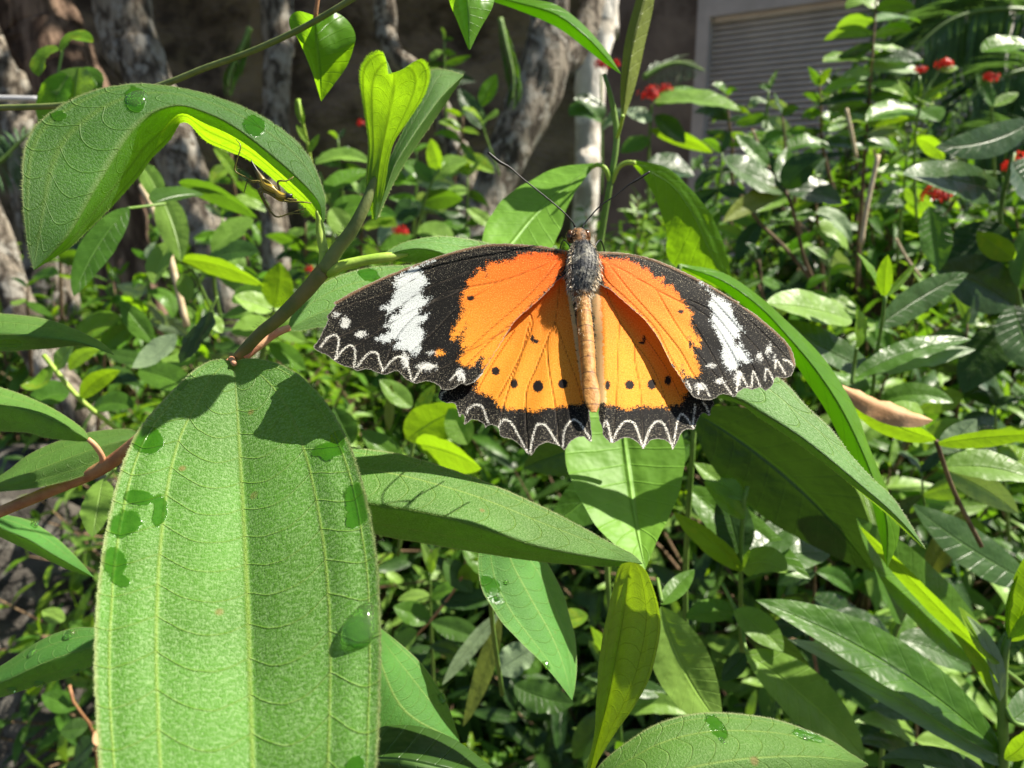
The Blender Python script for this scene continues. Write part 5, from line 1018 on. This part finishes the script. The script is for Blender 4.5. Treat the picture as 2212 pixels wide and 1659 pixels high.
wing('hindwing', bfly, LHo, -1, True,
  [q1([(1795, 340), (1835, 450), (1862, 650), (1890, 850), (1922, 1050), (1948, 1195), (1950, 1225), (1900, 1245), (1850, 1250), (1740, 1268), (1655, 1272), (1620, 1295), (1585, 1300), (1540, 1280), (1500, 1278), (1400, 1282), (1345, 1255), (1300, 1190), (1240, 1175), (1188, 1150), (1200, 1060), (1150, 900), (1400, 600), (1700, 370)])], [], [],
  [q1(l) for l in ([(945, 1210), (955, 1170), (1000, 1140)], [(1125, 1305), (1140, 1275), (1175, 1252), (1230, 1262), (1272, 1372)], [(1345, 1420), (1360, 1370), (1385, 1352), (1430, 1372), (1490, 1475), (1548, 1588)], [(1564, 1580), (1580, 1480), (1610, 1388), (1640, 1385), (1670, 1392), (1715, 1455), (1765, 1540)], [(1790, 1540), (1800, 1430), (1850, 1357), (1900, 1370), (1950, 1440), (1986, 1495)])],
  [tuple(q1([(x, y)])[0])+(a, b) for x, y, a, b in ((1325, 1017, 10.5, 10.5), (1452, 1103, 9.5, 12), (1618, 1122, 13, 15), (1790, 1105, 12, 12), (1578, 790, 5, 9), (1600, 812, 9, 5))],
  [q1(l) for l in ([(1770, 420), (1735, 670), (1680, 800), (1690, 1000), (1735, 1260), (1765, 1540)], [(1735, 670), (1830, 930), (1900, 1130), (1985, 1490)], [(1680, 800), (1600, 1000), (1530, 1200), (1548, 1588)], [(1480, 640), (1555, 618), (1575, 700), (1540, 800), (1450, 1000), (1340, 1200)], [(1555, 690), (1500, 900), (1400, 1180), (1345, 1420)], [(1450, 740), (1330, 920), (1240, 1070), (1120, 1300)])],
  pale=(q1([(1835, 480), (1865, 680), (1895, 880), (1925, 1070), (1945, 1200)]), 9))
wing('forewing', bfly, RFo, 1, False,
  [q2([(262, 262), (300, 285), (450, 288), (530, 330), (600, 368), (640, 420), (690, 408), (700, 470), (745, 460), (765, 500), (800, 530), (820, 575), (860, 625), (885, 650), (872, 720), (930, 822), (940, 880), (905, 870), (885, 840), (870, 810), (900, 930), (925, 990), (940, 1050), (920, 1075), (880, 1082), (840, 1060), (810, 1000), (835, 1100), (800, 1070), (745, 990), (700, 900), (640, 790), (560, 690), (470, 610), (380, 530), (310, 465), (285, 430), (268, 370), (256, 310)]),
   ],
  [q2([(928, 447), (960, 458), (1000, 490), (1012, 505), (980, 480)]), q2([(1010, 520), (1080, 545), (1130, 580), (1150, 620), (1170, 700), (1235, 772), (1195, 772), (1205, 850), (1235, 900), (1285, 965), (1235, 985), (1200, 970), (1195, 1000), (1160, 1037), (1125, 1032), (1095, 980), (1080, 900), (1090, 860), (1050, 790), (1030, 730), (1000, 688), (1030, 665), (1020, 625), (990, 595), (1012, 565)])],
  [tuple(q2([(1398, 892)])[0])+(6, 11), tuple(q2([(1332, 945)])[0])+(7, 9), tuple(q2([(1070, 1105)])[0])+(9, 7), tuple(q2([(1190, 1080)])[0])+(9, 16), tuple(q2([(940, 1140)])[0])+(11, 8), tuple(q2([(1015, 1000)])[0])+(8, 5), tuple(q2([(1430, 950)])[0])+(3, 4)],
  [q2(l) for l in ([(1440, 1015), (1446, 960), (1480, 1010), (1508, 1055)], [(1372, 1100), (1377, 1020), (1412, 1060), (1432, 1105)], [(1282, 1145), (1292, 1040), (1315, 1075), (1340, 1135)], [(1182, 1170), (1206, 1050), (1235, 1100), (1258, 1145)], [(1050, 1112), (1076, 1098), (1130, 1165), (1158, 1208)], [(925, 1195), (935, 1130), (960, 1130), (1005, 1205)], [(1495, 960), (1540, 975), (1556, 1000)], [(850, 1110), (880, 1170)])],
  [tuple(q2([(808, 640)])[0])+(7, 5), tuple(q2([(870, 860)])[0])+(3, 12)],
  [q2(l) for l in ([(280, 285), (450, 380), (640, 490), (800, 575), (900, 610)], [(285, 280), (500, 270), (700, 345), (900, 440), (1200, 600)], [(330, 330), (480, 520), (640, 700), (800, 900), (890, 1060), (1000, 1200)], [(640, 490), (760, 700), (900, 900), (1050, 1080), (1150, 1200)], [(800, 575), (900, 620), (1010, 700), (1130, 880), (1260, 1150)], [(900, 440), (1020, 560), (1180, 740), (1360, 940), (1432, 1100)], [(850, 560), (1010, 640), (1170, 830), (1282, 1000), (1345, 1145)], [(1000, 490), (1200, 640), (1400, 830), (1560, 1000)], [(880, 700), (1000, 900), (1080, 1050), (1158, 1208)], [(290, 320), (300, 420), (480, 590), (640, 760), (745, 960), (840, 1120)])],
  costa=q2([(262, 250), (300, 238), (400, 243), (600, 278), (800, 358), (1000, 460), (1200, 578), (1400, 733), (1530, 860), (1575, 990)]), extra_or=[tuple(q2([(1185, 838)])[0])+(7, 13)])
wing('hindwing', bfly, RHo, 1, True,
  [q2([(262, 360), (330, 470), (560, 660), (760, 900), (860, 1060), (850, 1180), (830, 1205), (808, 1268), (770, 1255), (730, 1285), (690, 1272), (640, 1282), (560, 1272), (500, 1280), (440, 1292), (350, 1270), (300, 1255), (272, 1230), (260, 1180), (250, 1080), (243, 900), (236, 700), (228, 560), (240, 450)])], [], [],
  [q2(l) for l in ([(292, 1410), (300, 1375), (318, 1385), (345, 1512)], [(350, 1510), (385, 1435), (430, 1377), (490, 1382), (522, 1445), (555, 1552)], [(560, 1550), (590, 1450), (640, 1377), (690, 1388), (722, 1455), (753, 1552)], [(758, 1550), (775, 1430), (800, 1337), (830, 1332), (895, 1418)], [(890, 1395), (905, 1260)], [(955, 1245), (975, 1270), (1000, 1328)])],
  [tuple(q2([(x, y)])[0])+(a, b) for x, y, a, b in ((318, 1132, 6.5, 12), (466, 1130, 11.5, 11.5), (614, 1127, 10.5, 13), (722, 1100, 8.5, 12), (562, 825, 4, 10), (550, 848, 8, 4))],
  [q2(l) for l in ([(300, 470), (350, 600), (395, 700), (388, 900), (380, 1100), (370, 1300), (348, 1515)], [(395, 700), (490, 840), (500, 980), (540, 1200), (556, 1550)], [(490, 840), (600, 980), (680, 1150), (720, 1300), (755, 1550)], [(560, 800), (700, 1000), (800, 1200), (895, 1420)])],
  pale=(q2([(240, 480), (252, 700), (262, 900), (268, 1100), (282, 1230)]), 17))
# body: one continuous surface, abdomen tip to head
def body():
    ax = [(1484, 1030, 9, 3), (1482, 1012, 22, 6), (1479, 985, 27, 9), (1475, 960, 26, 12), (1472, 935, 23, 16), (1470, 905, 24, 18), (1467, 870, 25, 20), (1464, 835, 25, 21), (1461, 800, 24, 20), (1459, 770, 21, 18), (1456, 745, 20, 18),
          (1454, 728, 27, 24), (1456, 705, 36, 32), (1458, 680, 39, 36), (1459, 655, 38, 37), (1459, 632, 32, 33), (1455, 615, 23, 27), (1450, 606, 20, 22), (1447, 597, 25, 25), (1446, 587, 23, 23), (1446, 578, 15, 16), (1446, 572, 4, 5)]
    A = catmull(np.array(ax, float), 110); V = []; col = []; n = 28; up = np.array((0, SP, CP)); r_ = np.array((1., 0, 0)); f = -np.array((0, CP, -SP))
    upp = nrm(up*1.0+(-f)*.65*-1*-1)                               # along the tilted body
    for k, (x, y, rw, rh) in enumerate(A):
        rw = rw*(.80 if y > 740 else 1.0)
        d = float(dep(np.array([[x, y]]), -1, False)[0])-.0012; c = PN(x, y, d); kk = KN*d
        seg = (y-745)/38.0; ring = abs((seg % 1)-.5)*2 if y > 745 else 0; sc_ = 1-.05*(ring**8) if y > 745 else 1
        for i in range(n):
            th = 2*math.pi*i/n; nn_ = nrm(f+up*.5); V.append(c+kk*sc_*(r_*math.cos(th)*rw+nn_*math.sin(th)*rh*(1 if math.sin(th) > 0 else .75))*(1+.03*rng.uniform(-1, 1)*(y < 740))); col.append(y)
    F = [(k*n+i, k*n+(i+1) % n, (k+1)*n+(i+1) % n, (k+1)*n+i) for k in range(len(A)-1) for i in range(n)]+[tuple(range(n)), tuple((len(A)-1)*n+i for i in range(n))[::-1]]
    Vn = len(V); ca = np.array(col); cv = np.zeros(Vn)
    m, nt = newmat('furry body'); h = NT(nt); uv = h.n('ShaderNodeTexCoord').outputs['Object']; y = h.attr('yy')
    nz = h.noise(uv, 900, 3, .7); yy = h.m('ADD', y, h.m('MULTIPLY', h.m('SUBTRACT', nz, .5), 26.0))
    abd = h.mix(h.ss(nz, .3, .7), (.32, .135, .028, 1), (.52, .26, .07, 1))
    s = h.m('FRACT', h.m('DIVIDE', h.m('SUBTRACT', y, 745.0), 38.0)); rg = h.ss(h.m('ABSOLUTE', h.m('SUBTRACT', s, .03)), 0.0, .07, 1.0, 0.0)
    abd = h.mix(h.m('MULTIPLY', rg, h.ss(h.noise(uv, 300, 2), .3, .5, .35, 1.0)), abd, (.10, .04, .015, 1))
    th_ = h.mix(h.ss(h.noise(uv, 420, 3, .7), .42, .66), (.025, .028, .034, 1), (.22, .21, .17, 1))
    hd = h.mix(h.ss(h.noise(uv, 700, 2, .7), .4, .6), (.035, .02, .012, 1), (.26, .13, .05, 1))
    c = h.mix(h.ss(yy, 728.0, 752.0), th_, abd); c = h.mix(h.ss(yy, 606.0, 622.0, 1.0, 0.0), c, hd)
    c = h.mix(h.ss(yy, 578.0, 590.0, 1.0, 0.0), c, (.03, .025, .02, 1))
    b = h.n('ShaderNodeBsdfPrincipled'); h.l(c, b.inputs['Base Color']); b.inputs['Roughness'].default_value = .6; b.inputs['Specular IOR Level'].default_value = .35
    h.l(h.bump(nz, .7, .0003), b.inputs['Normal']); o = h.n('ShaderNodeOutputMaterial'); h.l(b.outputs[0], o.inputs[0])
    mk('body', V, F, m, bfly, None, {'yy': ca})
    # fur
    def furmat(name, c):
        m, nt = newmat(name); h = NT(nt); b = h.n('ShaderNodeBsdfPrincipled'); b.inputs['Base Color'].default_value = C3(c); b.inputs['Roughness'].default_value = .45
        o = h.n('ShaderNodeOutputMaterial'); h.l(b.outputs[0], o.inputs[0]); return m
    fm = [furmat('grey fur', (.13, .13, .115)), furmat('tan fur', (.38, .20, .07)), furmat('dark fur', (.04, .035, .03)), furmat('cream fur', (.75, .62, .42))]
    fb = [MB() for _ in fm]; Vv = np.array(V).reshape(len(A), n, 3)
    for _ in range(3600):
        k = rng.integers(30, 108); y = A[k, 1]; i = rng.integers(0, n//2+1)
        p0 = Vv[k, i]; c = Vv[k].mean(0); o = nrm(p0-c); back = -nrm(up+f*-.1)
        ln_ = .0011*rng.uniform(.4, 1.1)*(.7 if y < 610 else 1.0)*(.55 if y > 750 else 1)
        if y > 775 and rng.uniform() < .93: continue
        tip = p0+(o*.55+back*.8+rng.normal(size=3)*.28)*ln_; sd = nrm(np.cross(tip-p0, rng.normal(size=3)))*2.2e-5
        edge = abs(math.cos(2*math.pi*i/n)) > .75
        q = (1 if y < 612 else (3 if (edge and rng.uniform() < .7) or y > 745 else (0 if rng.uniform() < .55 else 2)))
        if y < 590 and rng.uniform() < .6: q = 2
        fb[q].add([p0-sd, p0+sd, (p0+tip)/2+sd*.8+o*ln_*.12, tip], [(0, 1, 2), (0, 2, 3)])
    for q in range(4):
        if fb[q].V: fb[q].build('fur', fm[q], bfly)
    # eyes
    em, nt = newmat('brown compound eye'); h = NT(nt); ob = h.n('ShaderNodeTexCoord').outputs['Object']
    b = h.n('ShaderNodeBsdfPrincipled'); h.l(h.mix(h.ss(h.noise(ob, 350, 2), .35, .65), (.015, .008, .005, 1), (.13, .055, .018, 1)), b.inputs['Base Color']); b.inputs['Roughness'].default_value = .15
    h.l(h.bump(h.vor(ob, 9000), .3, .00003), b.inputs['Normal']); o = h.n('ShaderNodeOutputMaterial'); h.l(b.outputs[0], o.inputs[0])
    for ex, ey, rw in ((1425, 592, 13), (1467, 590, 12)):
        mb = MB(); d = float(dep(np.array([[ex, ey]]), -1, False)[0])-.0018; c = PN(ex, ey, d); kk = KN*d; V = []
        for j in range(13):
            ph = math.pi*j/12
            for i in range(20):
                th = 2*math.pi*i/20; V.append(c+kk*(r_*math.sin(ph)*math.cos(th)*rw*.85+up*math.cos(ph)*rw*1.35+f*math.sin(ph)*math.sin(th)*rw*1.1))
        mb.add(V, [(j*20+i, j*20+(i+1) % 20, (j+1)*20+(i+1) % 20, (j+1)*20+i) for j in range(12) for i in range(20)]); mb.build('eye', em, bfly)
    def c6(pts): return [(1200+x/4.609, 360+y/4.609) for x, y in pts]
    for pts, ddz in ((c6([(1095, 960), (1060, 890), (930, 755), (700, 565), (480, 390), (340, 270), (220, 205), (90, 95)]), -.004), (c6([(1178, 970), (1205, 920), (1250, 860), (1390, 710), (1550, 600), (1700, 480), (1830, 400), (1952, 322)]), .002)):
        mb = MB(); d0 = float(dep(np.array([[1446, 578]]), -1, False)[0])-.001; n_ = len(pts)
        W3 = [PN(x, y, d0+ddz*i/n_) for i, (x, y) in enumerate(pts)]; kk = KN*d0
        rad = [2.8*kk]+[1.75*kk]*(n_-4)+[2.4*kk, 3.8*kk, 3.0*kk]
        tube(mb, W3, rad, nseg=8, ns=70, jit=.08); mb.build('antenna', M['black'], bfly)
    # legs reaching down to the leaf beneath
    for (x0, y0, x1, y1, x2, y2) in ((1440, 640, 1410, 600, 1395, 640), (1475, 640, 1500, 600, 1515, 640), (1445, 690, 1400, 720, 1385, 770), (1470, 690, 1510, 720, 1525, 770)):
        mb = MB(); d0 = float(dep(np.array([[x0, y0]]), -1, False)[0]); tube(mb, [PN(x0, y0, d0+.001), PN(x1, y1, d0+.006), PN(x2, y2, d0+.014)], 2.2*KN*d0, nseg=6, ns=12); mb.build('leg', M['black'], bfly)
body()
# ------------------------------------------------------------------ the spider under the curled leaf
def spider():
    D = .1435
    def c7(x, y, dd=0): return PN(560+x/6.38, 340+y/6.38, D+dd)
    t = empty('spider', c7(870, 960), 'small yellow and black long legged spider under the curled leaf', 'spider'); k = KN*D/6.38
    m, nt = newmat('spider body'); h = NT(nt); uv = h.n('ShaderNodeTexCoord').outputs['UV']; sx = h.n('ShaderNodeSeparateXYZ'); h.l(uv, sx.inputs[0])
    st = h.ss(h.m('ABSOLUTE', h.m('SINE', h.m('MULTIPLY', sx.outputs[0], 22.0))), .25, .5)
    c = h.mix(h.m('MULTIPLY', st, h.ss(sx.outputs[1], .25, .4)), (.07, .055, .012, 1), (.34, .24, .02, 1)); c = h.mix(h.ss(sx.outputs[1], .84, .9), c, (.01, .01, .01, 1)); c = h.mix(h.ss(sx.outputs[1], .16, .24, 1.0, 0.0), c, (.015, .013, .008, 1))
    b = h.n('ShaderNodeBsdfPrincipled'); h.l(c, b.inputs['Base Color']); b.inputs['Roughness'].default_value = .35; o = h.n('ShaderNodeOutputMaterial'); h.l(b.outputs[0], o.inputs[0])
    C = catmull(np.c_[np.array([c7(430, 385), c7(520, 560), c7(600, 690), c7(660, 800), c7(760, 860), c7(840, 905), c7(890, 960), c7(960, 980), c7(1050, 955), c7(1090, 930)]), np.array([6, 32, 56, 76, 90, 56, 76, 68, 48, 12])*k], 50); n = 18  # dark tapering end is shadow on the leaf, modelled as abdomen
    T = np.gradient(C[:, :3], axis=0); V = []; U = []; f = -np.array((0, CP, -SP))
    for i in range(len(C)):
        tt = nrm(T[i]); a = nrm(np.cross(tt, f)); b_ = np.cross(tt, a)
        for j in range(n): th = 2*math.pi*j/n; V.append(C[i, :3]+C[i, 3]*(a*math.cos(th)+b_*math.sin(th))); U.append((j/n, i/len(C)))
    F = [(i*n+j, i*n+(j+1) % n, (i+1)*n+(j+1) % n, (i+1)*n+j) for i in range(len(C)-1) for j in range(n)]+[tuple(range(n)), tuple((len(C)-1)*n+j for j in range(n))]
    mk('body', V, F, m, t, U)
    lm = simple('spider leg', (.10, .09, .02), (.25, .2, .05), 2500, .4, .3, .00005)
    legs = [[(860, 930), (600, 740), (460, 720), (370, 670), (180, 560), (200, 400), (265, 170), (190, 50)], [(880, 920), (700, 720), (560, 700), (480, 740), (380, 720), (320, 900)],
            [(860, 1000), (700, 860), (550, 850), (620, 1030), (740, 1240)], [(860, 1010), (680, 900), (560, 880), (680, 1100), (840, 1285), (1060, 1225), (1310, 1150)], [(880, 1010), (720, 920), (600, 900), (700, 1120), (830, 1290), (1060, 1240), (1280, 1238)],
            [(930, 1000), (990, 1040), (1250, 1055), (1395, 1068)], [(900, 900), (860, 725), (1000, 715), (1110, 650)], [(960, 990), (1060, 1010), (1165, 1012)]]
    for L in legs:
        mb = MB(); tube(mb, [c7(x, y, -.0006*math.sin(i*1.3)) for i, (x, y) in enumerate(L)], [20*k*(1-.75*i/len(L)) for i in range(len(L))], nseg=6, ns=len(L)*5)
        for i in range(1, len(L)):                                # spines
            for q in range(3):
                a = rng.uniform(0, 1); p = c7(L[i-1][0]*(1-a)+L[i][0]*a, L[i-1][1]*(1-a)+L[i][1]*a); d_ = nrm(np.array((L[i][1]-L[i-1][1], 0, L[i][0]-L[i-1][0]))*(1 if q % 2 else -1)+rng.normal(size=3)*10); tube(mb, [p, p+d_*60*k], [3*k, 1*k], nseg=3, ns=2)
        mb.build('leg', lm, t)
spider()
